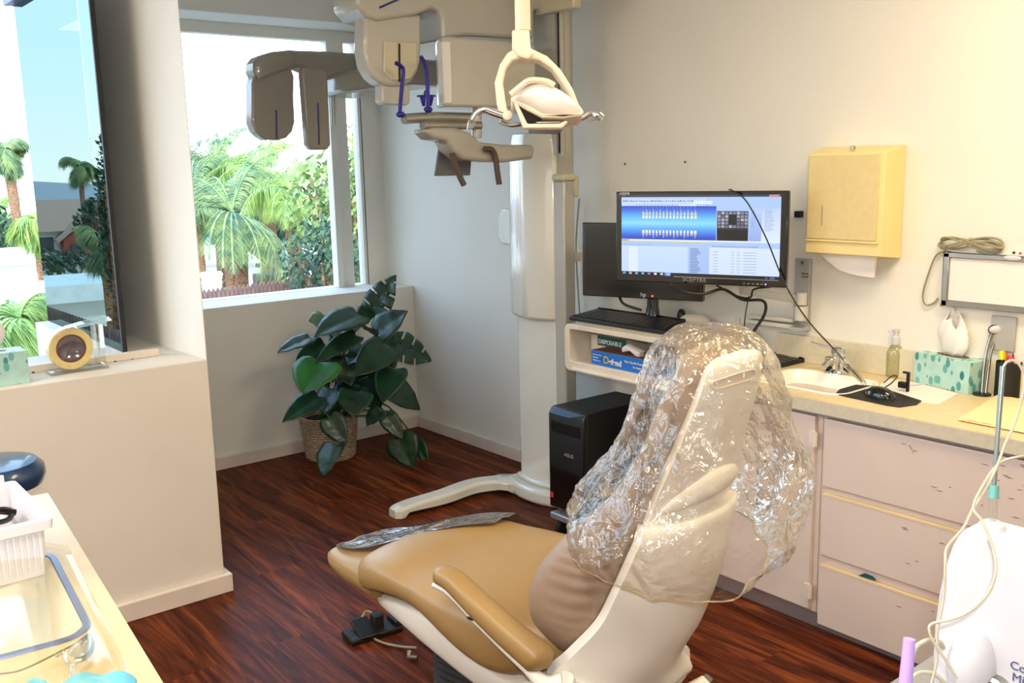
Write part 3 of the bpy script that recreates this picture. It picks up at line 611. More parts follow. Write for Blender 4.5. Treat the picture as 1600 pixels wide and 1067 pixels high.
LV = [((583, 490), (612, 432), 46, 1, 4.72, 0), ((560, 492), (497, 512), 50, 0, 4.62, 0), ((524, 518), (487, 500), 58, 0, 4.74, 1), ((484, 528), (437, 545), 26, 0, 4.6, 0), ((507, 538), (466, 560), 34, 0, 4.66, 0),
      ((556, 524), (498, 556), 30, 0, 4.55, 0), ((503, 566), (474, 610), 66, 0, 4.5, 1), ((590, 520), (630, 484), 46, 0, 4.6, 0), ((616, 538), (674, 560), 52, 1, 4.66, 0), ((604, 540), (560, 580), 48, 0, 4.5, 0),
      ((616, 576), (597, 622), 44, 0, 4.52, 0), ((606, 600), (658, 636), 42, 0, 4.6, 0), ((497, 620), (446, 650), 34, 0, 4.5, 0), ((556, 612), (552, 645), 48, 0, 4.45, 0), ((514, 652), (540, 692), 34, 0, 4.42, 0),
      ((522, 694), (502, 738), 42, 0, 4.38, 0), ((603, 648), (628, 684), 26, 0, 4.5, 0), ((624, 682), (642, 728), 46, 0, 4.45, 0), ((652, 688), (666, 724), 18, 0, 4.5, 0), ((570, 542), (545, 566), 36, 0, 4.68, 0),
      ((536, 556), (548, 600), 42, 0, 4.66, 0), ((588, 526), (565, 500), 40, 0, 4.74, 0), ((596, 556), (590, 598), 46, 0, 4.64, 0), ((572, 590), (560, 618), 46, 0, 4.7, 0), ((520, 608), (505, 640), 40, 0, 4.68, 0),
      ((578, 480), (560, 505), 26, 0, 4.78, 0), ((630, 690), (612, 716), 24, 0, 4.55, 0),
      ((545, 560), (520, 590), 40, 0, 4.72, 0), ((560, 575), (585, 610), 40, 0, 4.74, 0), ((540, 520), (520, 548), 34, 0, 4.76, 0), ((576, 535), (600, 560), 36, 0, 4.76, 0), ((550, 600), (530, 632), 36, 0, 4.66, 0), ((578, 612), (590, 640), 34, 0, 4.68, 0), ((524, 580), (500, 560), 34, 0, 4.78, 0), ((600, 520), (612, 545), 30, 0, 4.72, 0), ((596, 640), (575, 660), 26, 0, 4.56, 0)]
cc = pb+UP*hb
for (bu, bv), (tu, tv), w, sp, y, yg in LV:
    a = PY(bu, bv, y+.04); c = PY(tu, tv, y-.06)
    nr = (CAM-a).normalized()*.8+V((random.uniform(-.35, .25), random.uniform(-.1, .2), .62))
    if bv > 640: nr = V((-.5, .25, .9))+(CAM-a).normalized()*.45
    leaf(a, c, w*(a-CAM).length/FL*1.05, nr, sp, m='leaf bright' if yg else 'leaf', droop=random.uniform(.05, .2))
    s0 = cc+V((random.uniform(-.06, .06), random.uniform(-.06, .06), -.04)); out = a-s0; 
    if a.z > hb+.02: mid = s0+V((out.x*.35, out.y*.35, out.z*.62))
    else: mid = V((s0.x+out.x*.6, s0.y+out.y*.6, hb+.07))
    obj('stem', tube(B(), [s0, mid, a], [.006, .005, .0035], 6, 5), 'stem', T)
# ------------------------------------------------------------------ operating light
D = 2.05
lp = PD(815, 0, D); L_ = thing('operating_light', PD(838, 170, D), 'cream dental operating light with chrome handles hanging over the chair', 'operating light')
top = PD(811, -2, D); pole_b = PD(817, 48, D); dn = (pole_b-top); 
up2 = V((top.x, top.y, ZC-.001)); 
obj('pole', tube(B(), [V((pole_b.x, pole_b.y, ZC-.001)), pole_b], .0165, 16, 0, upv=RIGHT), 'cream lamp', L_)
obj('ceiling_plate', lathe(B(), V((pole_b.x, pole_b.y, ZC-.03)), [(.02, 0), (.09, .008), (.09, .029)], 24), 'cream lamp', L_)
def polyD(pts, d): return [PD(u, v, d) for u, v in pts]
obj('neck', prism(B(), polyD([(800, 46), (827, 46), (829, 72), (834, 84), (826, 92), (808, 86), (800, 74)], D-.02), FWD*.04), 'cream lamp', L_, bevel=.004)
yo = [(808, 73), (793, 82), (781, 100), (773, 128), (776, 158), (783, 183)]; yi = [(795, 182), (790, 158), (786, 128), (791, 107), (801, 94), (816, 89)]
yo2 = [(832, 76), (855, 87), (876, 108), (895, 138), (906, 166)]; yi2 = [(899, 168), (885, 138), (862, 106), (842, 93), (816, 89)]
obj('yoke', prism(B(), polyD(yo+yi, D-.01), FWD*.04), 'cream lamp', L_, bevel=.004)
obj('yoke', prism(B(), polyD([(808, 73)]+yo2+yi2, D-.01), FWD*.04), 'cream lamp', L_, bevel=.004)
obj('yoke_shield', prism(B(), polyD([(816, 89), (801, 94), (791, 107), (786, 128), (790, 158), (800, 150), (830, 128), (868, 134), (899, 168), (885, 138), (862, 106), (842, 93)], D+.012), FWD*.003), 'guard plastic', L_, smooth=False)
b = B(); o = catmull(polyD([(800, 153), (810, 144), (826, 136), (846, 133), (868, 139), (890, 152), (908, 168), (906, 176), (880, 179), (848, 178), (826, 167), (804, 158), (800, 153)], D-.06), 3)[:-1]
obj('head_shell', puff(b, o, -FWD*.03+UP*.006, 6, .5, back=.05), 'white lamp', L_)
rim = polyD([(798, 150), (806, 156), (826, 164), (848, 177), (880, 179), (906, 175), (911, 170), (912, 177), (908, 181), (880, 184), (846, 183), (822, 171), (799, 158)], D-.095)
obj('head_rim', prism(B(), rim, FWD*.09), 'cream lamp', L_, bevel=.004)
obj('reflector', prism(B(), polyD([(806, 163), (826, 174), (848, 184), (832, 194), (820, 192)], D-.085), FWD*.06), 'black gloss', L_, bevel=.003)
obj('lens', prism(B(), polyD([(830, 188), (884, 188), (874, 194), (826, 193)], D-.08), FWD*.1), 'steel', L_, bevel=.003)
obj('lower_shield', prism(B(), polyD([(803, 160), (808, 160), (824, 193), (874, 193), (884, 188), (888, 190), (878, 200), (818, 200)], D-.1), FWD*.02), 'cream lamp', L_, bevel=.003)
obj('tilt_bar', tube(B(), polyD([(798, 148), (815, 134), (828, 126), (852, 127), (866, 134)], D-.09), .0065, 8, 4), 'cream lamp', L_)
ha = obj('handle', tube(B(), polyD([(790, 182), (772, 176), (757, 171), (745, 177), (738, 188)], D-.03), .0075, 10), 'chrome', L_)
obj('handle_cover', tube(B(), polyD([(740, 184), (736, 194), (732, 204)], D-.03), [.009, .008, .004], 8, 3), 'clear acrylic', ha)
hb2 = obj('handle', tube(B(), polyD([(898, 190), (912, 183), (922, 177), (934, 179), (941, 184)], D-.03), .0075, 10), 'chrome', L_)
obj('handle_cover', tube(B(), polyD([(918, 190), (930, 181), (944, 184)], D-.03), [.005, .010, .008], 8, 3), 'clear acrylic', hb2)
obj('knob', lathe(B(), PD(793, 182, D-.05), [(.003, -.004), (.01, 0), (.01, .012), (.004, .016)], 12, -FWD), 'cream lamp', L_)
obj('cross_bar', tube(B(), polyD([(780, 190), (800, 196), (830, 192), (905, 190)], D+.02), .004, 8, 3), 'steel', L_)
# ------------------------------------------------------------------ dental chair
ha_ = math.radians(9); FW = V((-math.sin(ha_), math.cos(ha_), 0)); WD = V((math.cos(ha_), math.sin(ha_), 0))
def LC(l, f, z): return WD*l+FW*f+UP*z
l0 = 1.79
K = thing('dental_chair', LC(l0, 1.6, 0), 'tan upholstered dental chair with cream shell, its backrest under clear plastic', 'dental chair')
def secf(f, la, lb, zb, zt, n=28, e=.6): # ring across the chair at f
    return superring(LC((la+lb)/2, f, (zb+zt)/2), WD*(lb-la)/2, UP*(zt-zb)/2, n, e)
def lofts(name, secs, m, fn=secf, parent=K, n=28, e=.6, sm=3, **kw):
    # smooth the section parameters
    P = [list(s) for s in secs]; out = []
    for i in range(len(P)-1):
        a, b_, c, d = P[max(i-1, 0)], P[i], P[i+1], P[min(i+2, len(P)-1)]
        for k in range(sm):
            t = k/sm; out.append([.5*(2*q+(r-p)*t+(2*p-5*q+4*r-s)*t*t+(3*q-p-3*r+s)*t**3) for p, q, r, s in zip(a, b_, c, d)])
    out.append(P[-1]); rings = [fn(*s, n=n, e=e) for s in out]
    return obj(name, loft(B(), rings), m, parent, ang=60, **kw)
# toe board and seat (one long cushion with a knee roll)
lofts('toe_board', [(2.275, 1.68, 1.84, .49, .515), (2.26, 1.64, 1.87, .478, .528), (2.2, 1.615, 1.90, .468, .535), (2.1, 1.59, 1.935, .465, .545), (1.98, 1.57, 1.96, .465, .55)], 'seat vinyl', e=.5)
lofts('seat', [(2.07, 1.66, 1.90, .52, .55), (2.055, 1.60, 1.96, .49, .575), (2.0, 1.555, 2.0, .485, .605), (1.9, 1.535, 2.03, .51, .618), (1.8, 1.53, 2.05, .522, .612), (1.72, 1.515, 2.06, .515, .616), (1.6, 1.495, 2.07, .475, .625), (1.5, 1.49, 2.07, .445, .63), (1.42, 1.505, 2.07, .445, .625), (1.36, 1.54, 2.06, .47, .62), (1.30, 1.59, 2.04, .48, .61), (1.22, 1.66, 2.0, .50, .595)], 'seat vinyl', e=.55, n=36)
lofts('under_shell', [(2.03, 1.66, 1.92, .46, .475), (2.01, 1.62, 1.96, .435, .478), (1.9, 1.59, 1.98, .415, .50), (1.7, 1.565, 1.99, .37, .51), (1.5, 1.55, 2.0, .34, .49), (1.3, 1.545, 2.0, .335, .48), (1.2, 1.58, 1.97, .35, .46)], 'shell plastic', e=.5)
# back cushion: rings up the back
def secz(z, hw, fb, ff, lc=0, n=28, e=.6): return superring(LC(l0+lc, (fb+ff)/2, z), WD*hw, FW*(ff-fb)/2, n, e)
bk = lofts('back_cushion', [(.53, .18, 1.26, 1.36, 0), (.56, .215, 1.22, 1.40, 0), (.62, .24, 1.19, 1.43, 0), (.70, .245, 1.16, 1.42, 0), (.78, .24, 1.14, 1.365, 0), (.86, .22, 1.12, 1.29, 0), (.94, .195, 1.10, 1.205, 0), (1.02, .17, 1.08, 1.155, 0), (1.1, .15, 1.05, 1.125, 0), (1.18, .13, 1.02, 1.10, 0), (1.23, .11, 1.005, 1.07, 0), (1.25, .08, 1.01, 1.06, 0)], 'back vinyl', fn=secz, e=.62, n=48, sm=11)
# puckers at the shell edge
for v in bk.data.vertices:
    p = v.co+ORG[K.name]; f = p.dot(FW); l = p.dot(WD)
    w = max(0, 1-abs(p.z-.74)/.16)*max(0, min(1, (1.33-f)/.10)); 
    if l < l0: v.co -= WD*(.0028*w*math.sin(p.z*210+f*9+2*math.sin(p.z*31)))
# lower shell wraps the back
def shell(zs_, m, name, thick, rim, parent=K, bot=None):
    """zs_: (z, l_left, l_right, f_back, wrap) - curved skin convex to the rear with real thickness"""
    P = []; S = [list(s) for s in zs_]
    for i in range(len(S)-1):
        a, b_, c, d = S[max(i-1, 0)], S[i], S[i+1], S[min(i+2, len(S)-1)]
        for k in range(4):
            t = k/4; P.append([.5*(2*q+(r-p)*t+(2*p-5*q+4*r-s)*t*t+(3*q-p-3*r+s)*t**3) for p, q, r, s in zip(a, b_, c, d)])
    P.append(S[-1]); rings = []; n = 16
    for z, la, lb, fb, wr, dz in P:
        o = []; i_ = []
        for k in range(n+1):
            x = 2*k/n-1; s = abs(x)**2.6
            l = (la+lb)/2+(lb-la)/2*x; f = fb+wr*s; zz = z+dz*x
            o.append(LC(l, f, zz)); i_.append(LC((la+lb)/2+((lb-la)/2-thick*.8)*x, f+thick, zz))
        rings.append(o+i_[::-1])
    return obj(name, loft(B(), rings), m, parent, ang=50, bevel=.006, seg=3)
shell([(.37, 1.83, 1.93, 1.20, .0, -.0), (.40, 1.74, 1.95, 1.17, .01, 0), (.46, 1.535, 1.975, 1.15, .10, 0), (.52, 1.51, 1.99, 1.12, .16, 0), (.58, 1.53, 2.01, 1.095, .14, 0), (.66, 1.555, 2.02, 1.075, .10, 0), (.74, 1.57, 2.02, 1.06, .08, 0), (.82, 1.585, 2.015, 1.05, .06, 0), (.85, 1.592, 2.01, 1.046, .052, -.004), (.868, 1.598, 2.005, 1.046, .05, -.006), (.878, 1.606, 1.998, 1.052, .045, -.008)], 'shell plastic', 'lower_back_shell', .03, .02)
us = shell([(.84, 1.62, 1.99, 1.085, .03, 0), (.93, 1.633, 1.98, 1.06, .03, 0), (1.03, 1.652, 1.965, 1.03, .025, 0), (1.13, 1.668, 1.945, 1.0, .02, 0), (1.19, 1.675, 1.93, .985, .016, 0), (1.225, 1.685, 1.92, .98, .014, 0), (1.242, 1.71, 1.895, .983, .01, 0), (1.247, 1.74, 1.865, .99, .006, 0)], 'shell plastic', 'upper_back_shell', .03, .02)
# grip slot and pocket ridge on the upper shell
def onshell(u, v, df=0):
    r = ray(u, v); n = FW+UP*.26; p0 = LC(l0, .985+df, 1.2); t = (p0-CAM).dot(n)/r.dot(n); return CAM+r*t
sl = catmull([onshell(u, v) for u, v in ((1107, 600), (1114, 594), (1168, 577), (1178, 577), (1180, 584), (1172, 592), (1120, 607), (1109, 607), (1107, 600))], 4)[:-1]
obj('grip_slot', loft(B(), [[p-FW*.003 for p in sl], [sum(sl, V())/len(sl)+(p-sum(sl, V())/len(sl))*.93-FW*.006 for p in sl], [sum(sl, V())/len(sl)+(p-sum(sl, V())/len(sl))*.8-FW*.002 for p in sl]]), 'trim paint', us)
def ridge(pts, r, name, par, m='shell plastic'): return obj(name, tube(B(), pts, r, 10, 5), m, par)
obj('back_ridge', tube(B(), [LC(1.645+.335*i/8, 1.082-.036*math.sin(math.pi*i/8), .915+.012*i/8+.028*math.sin(math.pi*i/8)) for i in range(9)], [.004, .018, .026, .03, .032, .03, .026, .018, .004], 12, 4, flat=.38, upv=FW), 'shell plastic', us, ang=80)
# armrest
ac = [LC(1.475, 1.60, .695), LC(1.47, 1.54, .695), LC(1.465, 1.46, .665), LC(1.47, 1.38, .625), LC(1.48, 1.31, .59), LC(1.49, 1.265, .565)]
b = B(); P = catmull(ac, 4); rings = []
for i, p in enumerate(P):
    s = i/(len(P)-1); t = (P[min(i+1, len(P)-1)]-P[max(i-1, 0)]).normalized(); u = WD; w = t.cross(u).normalized()
    e = min(1, math.sin(min(s/.10, 1)*math.pi/2)+.25)*min(1, math.sin(min((1-s)/.14, 1)*math.pi/2)+.2)
    rings.append(superring(p, u*(.027+.012*s)*e, w*(.021+.012*s)*e, 18, .75))
obj('armrest_pad', loft(b, rings), 'seat vinyl', K, ang=70)
ab = [p-UP*(.026+.012*i/5)-WD*.012 for i, p in enumerate(ac)]
ab = ab+[LC(1.50, 1.235, .53)]
br = obj('armrest_bar', tube(B(), ab, [.006, .008, .009, .010, .013, .02, .026], 10, 4), 'shell plastic', K)
obj('release_button', ell(B(), ab[2]-WD*.009, FW*.012, UP*.004, WD*.003, 6, 12), 'black plastic', br)
b = B(); tube(b, [LC(1.50, 1.24, .535), LC(1.515, 1.235, .50), LC(1.56, 1.22, .47), LC(1.62, 1.19, .47)], [.03, .034, .04, .04], 16, 4)
obj('armrest_hub', b, 'shell plastic', K)
prism_pts = [LC(1.52, 1.32, .50), LC(1.52, 1.24, .53), LC(1.52, 1.20, .40), LC(1.52, 1.26, .36)]
obj('side_bracket', prism(B(), prism_pts, WD*.05), 'shell plastic', K, bevel=.006)
# lift mechanism, bellows column and base plate
b = B(); nz = 15
rings = []
for i in range(2*nz+1):
    z = .06+.30*i/(2*nz); k = 0 if i % 2 else .014
    rings.append([LC(l0+x, 1.62+y, z) for x, y in rrect(.30-2*k, .42-2*k, .03, 3)])
obj('bellows', loft(b, rings), 'rubber', K, smooth=False)
obj('base_plate', prism(B(), [LC(l0+x, 1.58+y, 0) for x, y in rrect(.44, .8, .08)], UP*.055), 'grey enamel', K, bevel=.01)
b = B(); prism(b, [LC(1.60, 1.22, .37), LC(1.60, 1.05, .38), LC(1.60, 1.04, .35), LC(1.60, 1.2, .33)], WD*.05); obj('lift_link', b, 'black plastic', K, bevel=.005)
b = B(); prism(b, [LC(1.78, 1.20, .35), LC(1.78, 1.12, .42), LC(1.78, 1.09, .40), LC(1.78, 1.16, .32)], WD*.12); lk = obj('hinge_bracket', b, 'shell plastic', K, bevel=.004)
obj('pivot_bolt', lathe(B(), LC(1.782, 1.13, .395), [(.009, 0), (.009, .006), (.004, .008)], 12, -WD), 'black plastic', lk)
obj('hinge_rod', tube(B(), [LC(1.93, 1.12, .40), LC(1.78, 1.16, .30)], .012, 8, 0), 'steel', K)
# clear plastic over the foot end
b = B(); rings = []
for i, (f, la, lb, z) in enumerate([(2.30, 1.70, 1.90, .515), (2.22, 1.64, 1.95, .545), (2.12, 1.66, 1.99, .56), (2.02, 1.74, 2.035, .605), (1.92, 1.84, 2.065, .627), (1.84, 1.92, 2.075, .63)]):
    r = []
    for k in range(9):
        s = k/8; r.append(LC(la+(lb-la)*s, f, z-.003+.005*math.sin(k*2.1+i*1.7)-.05*max(0, s-.75)/.25))
    rings.append(r)
cv = obj('foot_cover', loft(B(), rings, closed=False, cap=False), 'clear film', None, sub=2, solid=.001)
tag(cv, 'clear plastic sheet lying over the foot end of the dental chair', 'plastic cover')
M['hem plastic'] = clear_mat('hem plastic', (240, 228, 200), .15, .6, .1, dens=.3, dcol=(230, 215, 180))
# clear plastic bag over the backrest
HF = V((FWD.x, FWD.y, 0)).normalized()
levels = [  # z, f of the chair axis, left and right extent as seen along the room diagonal (photo columns), half depth
 (1.30, 1.04, 1085, 1135, .04), (1.297, 1.04, 1060, 1168, .09), (1.26, 1.05, 1030, 1198, .155), (1.20, 1.055, 1012, 1210, .19), (1.10, 1.08, 988, 1232, .24), (1.0, 1.09, 962, 1250, .275), (.92, 1.11, 926, 1242, .305), (.865, 1.13, 898, 1226, .315), (.82, 1.15, 882, 1206, .31), (.80, 1.16, 888, 1186, .295)]
PP = []; S = []
for z, fc, ul, ur, hd in levels:
    c = LC(1.8, fc, z); d = (c-CAM).dot(FWD); uc = CX+FL*(c-CAM).dot(RIGHT)/d
    S.append((z, c.x+RIGHT.x*((ul+ur)/2-uc)*d/FL, c.y+RIGHT.y*((ul+ur)/2-uc)*d/FL, (ur-ul)/2*d/FL, hd))
for i in range(len(S)-1):
    a, b_, c, d = S[max(i-1, 0)], S[i], S[i+1], S[min(i+2, len(S)-1)]
    for k in range(7):
        t = k/7; PP.append([.5*(2*q+(r-p)*t+(2*p-5*q+4*r-s)*t*t+(3*q-p-3*r+s)*t**3) for p, q, r, s in zip(a, b_, c, d)])
PP.append(list(S[-1])); nn = 130
def crump(p):
    a = noise.noise(p*6+V((3, 1, 7))); b1 = abs(noise.noise(V((p.x*10, p.y*10, p.z*3.6))+V((9, 2, 2)))); c1 = abs(noise.noise(p*27+V((1, 8, 4))))
    return .012*a-.038*b1-.0115*c1+.012
rr_ = random.Random(11); rings = []
for j, (z, x, y, hw, hd) in enumerate(PP):
    r = []
    for k in range(nn):
        t = 2*math.pi*(k+.5*(j % 2)+rr_.uniform(-.2, .2))/nn; dr = RIGHT*math.cos(t)+HF*math.sin(t); cc_, ss_ = math.cos(t), math.sin(t); p = V((x, y, z+rr_.uniform(-.0015, .0015)))+RIGHT*hw*math.copysign(abs(cc_)**.82, cc_)+HF*hd*math.copysign(abs(ss_)**.82, ss_)
        amp = min(1, max(.1, (1.33-z)/.12))
        r.append(p+dr*(crump(p)*amp+rr_.uniform(-.0011, .0011))-UP*.05*max(0, (.86-z)/.1)*max(0, -math.sin(t)-.2)*max(0, math.cos(t*1+1.2)))
    rings.append(r)
bag_bm = B(); vs = [[bag_bm.verts.new(p) for p in r] for r in rings]
for a, c in zip(vs, vs[1:]):
    for i in range(nn): bag_bm.faces.new((a[i], a[(i+1) % nn], c[(i+1) % nn], c[i]))
bag_bm.faces.new(vs[0][::-1])
bmesh.ops.triangulate(bag_bm, faces=bag_bm.faces)
bag = obj('plastic_bag', bag_bm, 'clear plastic', ang=14)
tag(bag, 'crinkled clear plastic bag pulled over the top of the dental chair backrest', 'plastic bag')
obj('hem', tube(B(), rings[-1][::2]+[rings[-1][0]], .0019, 6, 0), 'hem plastic', bag)
bag.data.shade_smooth(); bag.data.set_sharp_from_angle(angle=math.radians(16))
# foot pedal on the floor
pc = PZ(590, 988, 0); F = thing('foot_pedal', pc, 'black foot pedal lying on the wood floor left of the chair base', 'foot pedal')
ax = (PZ(617, 978, 0)-PZ(560, 995, 0)).normalized(); ay = V((-ax.y, ax.x, 0))
obj('base', obox(B(), pc-ax*.02+UP*.012, ax, ay, UP, .20, .10, .022), 'black matte', F, bevel=.006)
obj('pedal', obox(B(), pc-ax*.05+UP*.032, ax, (ay+UP*.25).normalized(), (UP-ay*.25).normalized(), .07, .11, .012), 'black plastic', F, bevel=.004)
obj('upright', obox(B(), pc+UP*.045, ax, ay, UP, .04, .04, .06), 'black matte', F, bevel=.006)
obj('toe_stop', obox(B(), pc+ax*.07+UP*.03, ax, ay, UP, .03, .08, .02), 'black matte', F, bevel=.004)
cb_ = [PZ(588, 962, .05), PZ(573, 955, .04), PZ(566, 968, .02), PZ(576, 990, .008), PZ(595, 1003, .007), PZ(625, 1010, .008), PZ(650, 1012, .02)]
obj('cable', tube(B(), cb_, .0045, 8, 6), 'cable grey', F)
obj('cable_clip', tube(B(), [PZ(640, 1016, .03), PZ(640, 1026, .012), PZ(652, 1028, .012)], .008, 8, 4), 'steel', F)
# ------------------------------------------------------------------ base cabinets, counter, sink
XC, ZT = 2.807, .846
Yend = 2.36; Y_near = .35
yd0 = PX(1270, 800, XC).y; yd1 = PX(1283, 800, XC).y; ydr = PX(1600, 900, XC).y - .02
zk = .062
def unit(name, ya_, yb2, label):
    t = thing(name, (XC+.25, (ya_+yb2)/2, 0), label, 'cabinet', None)
    obj('carcass', box(B(), XC+.018, XR-.01, ya_, yb2, zk, ZT-.045), 'cabinet paint', t, bevel=.002)
    obj('toe_kick', box(B(), XC+.035, XR-.01, ya_, yb2, 0, zk), 'metal strip', t)
    return t
ymid = (yd0+yd1)/2
c1 = unit('base_cabinet', ymid+.001, Yend, 'pinkish cream painted sink cabinet with a plain door behind the dental chair')
dz0, dz1 = zk+.012, PX(1280, 652, XC).z
d = obj('door', box(B(), XC, XC+.018, yd0+.005, 2.30, dz0, dz1), 'cabinet paint', c1, bevel=.003)
for z in (dz0+.07, dz1-.08):
    obj('hinge', (lambda b: (box(b, XC-.005, XC, yd0-.008, yd0+.022, z-.025, z+.025), lathe(b, V((XC-.005, yd0+.003, z-.028)), [(.006, 0), (.006, .056)], 10), b)[-1])(B()), 'trim paint', d)
c2 = unit('base_cabinet', ydr-.03, ymid-.001, 'pinkish cream cabinet with three chipped drawers beside the rust coloured floor')
def zat(u, v): return PX(u, v, XC).z
zs_ = [(zat(1279, 877)-.0, None)]
z1a, z1b = zat(1290, 770), zat(1290, 763); z2a, z2b = zat(1279, 879), zat(1280, 870); z3 = zat(1274, 973)
for i, (za, zb3) in enumerate(((z1b+.006, dz1), (z2b+.010, z1a-.004), (z3, z2a-.004))):
    d = obj('drawer', box(B(), XC, XC+.018, ydr, yd1, za, zb3), 'cabinet paint', c2, bevel=.002)
    if i: obj('top_edge', box(B(), XC-.001, XC+.018, ydr+.004, yd1-.004, zb3-.006, zb3+.0015), 'drawer edge', d)
    mk_ = B(); rr = random.Random(3+i)
    for k in range(26 if i == 0 else 9):
        y = ydr+(.02+.16*rr.random()*(1 if i == 0 and k < 18 else 2.6)); z = za+(zb3-za)*(.25+.7*rr.random()); w = .008+.02*rr.random()
        if i == 0 and k >= 22: y = PX(1375+k*2, 700, XC).y; z = zb3-.03-.006*(k-22)
        prism(mk_, [V((XC-.0008, y, z)), V((XC-.0008, y-w*.5, z+.0015)), V((XC-.0008, y-w, z+.0005)), V((XC-.0008, y-w*.6, z-.001))], V((.0007, 0, 0)))
    obj('paint_chips', mk_, 'ink brown', d, smooth=False)
g = obj('glove_scrap', prism(B(), polyX([(1341, 899), (1350, 896), (1362, 901), (1368, 907)], XC+.004), V((.006, 0, 0))), 'box teal', c2)
# countertop with sink hole
sk = [PZ(1212, 602, ZT), PZ(1222, 583, ZT), PZ(1245, 575, ZT), PZ(1330, 590, ZT), PZ(1352, 598, ZT), PZ(1345, 606, ZT), PZ(1310, 614, ZT), PZ(1290, 615, ZT), PZ(1235, 606, ZT)]
sc = (PZ(1222, 580, ZT)+PZ(1300, 612, ZT))/2; sc = V((3.03, PX(1275, 600, 3.03).y, ZT))
sw, sl = .27, .36
hole = [(sc.x+x, sc.y+y) for x, y in rrect(sw, sl, .06, 5)]
ct = thing('countertop', (3.0, 1.3, ZT-.045), 'pale yellow laminate countertop with raised backsplash along the right wall', 'countertop')
obj('worktop', plate_hole(B(), [(XC-.012, Y_near), (XR-.003, Y_near), (XR-.003, Yend), (XC-.012, Yend)], hole, ZT-.004, ZT), 'laminate', ct, smooth=False)
obj('edge_band', box(B(), XC-.014, XC+.02, Y_near, Yend+.002, ZT-.047, ZT-.003), 'laminate edge', ct, smooth=False)
obj('metal_trim', box(B(), XC-.006, XC+.02, Y_near, Yend, ZT-.056, ZT-.047), 'metal strip', ct, smooth=False)
zbs = PX(1300, 531, XR-.02).z
obj('backsplash', box(B(), XR-.022, XR-.001, Y_near, Yend, ZT, zbs), 'splash laminate', ct, bevel=.002)
sk_t = thing('sink', (sc.x, sc.y, ZT-.13), 'small cream enamel sink set into the yellow counter behind the black mouse', 'sink')
rings = [[V((sc.x+x, sc.y+y, ZT+z)) for x, y in rrect(sw+dd, sl+dd, r, 5)] for dd, r, z in ((.03, .07, .0005), (.024, .07, .005), (.0, .06, .003), (-.02, .055, -.015), (-.05, .05, -.06), (-.12, .04, -.07), (-.2, .02, -.071))]
obj('basin', loft(B(), rings, cap=False), 'sink enamel', sk_t, solid=0)
fp = PZ(1395, 0, 1) if 0 else PZ(1315, 577, ZT)
fp = V((3.20, PX(1310, 560, 3.20).y, ZT))
ft = thing('faucet', fp, 'chrome lever faucet standing behind the small sink', 'faucet')
obj('body', lathe(B(), fp, [(.035, 0), (.033, .01), (.022, .02), (.021, .075), (.027, .082), (.027, .10), (.02, .106), (.001, .107)], 20), 'chrome', ft)
obj('lever', tube(B(), [fp+UP*.095, fp+V((-.02, .06, .105)), fp+V((-.03, .10, .112))], .005, 8), 'chrome', ft)
obj('spout', tube(B(), [fp+UP*.05, fp+V((-.05, .005, .055)), fp+V((-.085, .01, .035))], .012, 10), 'chrome', ft)
# webcam behind sink
wp = PZ(1300, 580, ZT); wb = thing('webcam', wp, 'small silver and black webcam clip lying behind the sink', 'webcam')
obj('clip', obox(B(), wp+UP*.01, V((0, 1, 0)), V((1, 0, 0)), UP, .05, .03, .018), 'black plastic', wb, bevel=.004)
obj('clip', obox(B(), wp+V((0, -.045, .02)), V((0, 1, 0)), V((1, 0, 0)), UP, .05, .035, .035), 'black gloss', wb, bevel=.008)
obj('lens_block', obox(B(), wp+V((0, .01, .042)), V((0, 1, 0)), V((1, 0, 0)), UP, .028, .03, .03), 'steel', wb, bevel=.004)
# hand soap
sp = PZ(1397, 588, ZT); so = thing('soap_bottle', sp, 'clear pump bottle of hand soap next to the teal tissue box', 'soap bottle')
k_ = .030
obj('bottle', lathe(B(), sp, [(.001, .001), (k_*.9, 0), (k_, .006), (k_, .09), (k_*.8, .108), (.013, .122), (.013, .13), (.001, .131)], 24), 'clear bottle', so)
obj('pump_collar', lathe(B(), sp, [(.014, .122), (.015, .128), (.014, .15), (.006, .154), (.005, .17), (.010, .172), (.010, .182), (.001, .184)], 16), 'device white', so)
obj('nozzle', tube(B(), [sp+UP*.177, sp+V((-.02, .01, .178)), sp+V((-.03, .014, .172))], .004, 8), 'device white', so)
# tissue box on counter
def tissue_box(name, o, u, w, sx, sy, h, label, grp=None, th=.11):
    t = thing(name, o, label, 'tissue box')
    obj('box', obox(B(), o+UP*h/2+u*sx/2+w*sy/2, u, w, UP, sx, sy, h), 'tissue box print', t, bevel=.002)
    c = o+u*sx/2+w*sy/2+UP*h
    obj('opening', loft(B(), [[c+u*.065*math.cos(a)+w*.028*math.sin(a)+UP*z for a in [2*math.pi*k/20 for k in range(20)]] for z in (.0002, .0012)]), 'ink brown', t)
    b = B(); rings = []
    for i in range(9):
        s = i/8; rr = (.035+.028*math.sin(s*2.6))*(1-.55*s**3)
        rings.append([c+u*(math.cos(a)*rr*(1.0)+.01*s)+w*(math.sin(a)*rr*.35+.004*math.sin(a*4+i))+UP*(s*th*(1+.22*math.sin(a*1+.6)+.12*math.sin(a*3))+.001)+u*.006*math.sin(a*5+i*.6) for a in [2*math.pi*k/40 for k in range(40)]])
    obj('tissue', loft(b, rings, cap=False), 'tissue', t, solid=.0008)
    return t
tb = PZ(1512, 617, ZT); tl = PZ(1399, 590, ZT); dy = (tl-tb).length; u = (tl-tb).normalized(); w = V((u.y, -u.x, 0))
w = w if w.x > 0 else -w
hh = .112
tissue_box('tissue_box', tb, u, w, min(dy, .235), .115, hh, 'teal leaf-patterned tissue box on the yellow counter by the soap', th=.14)
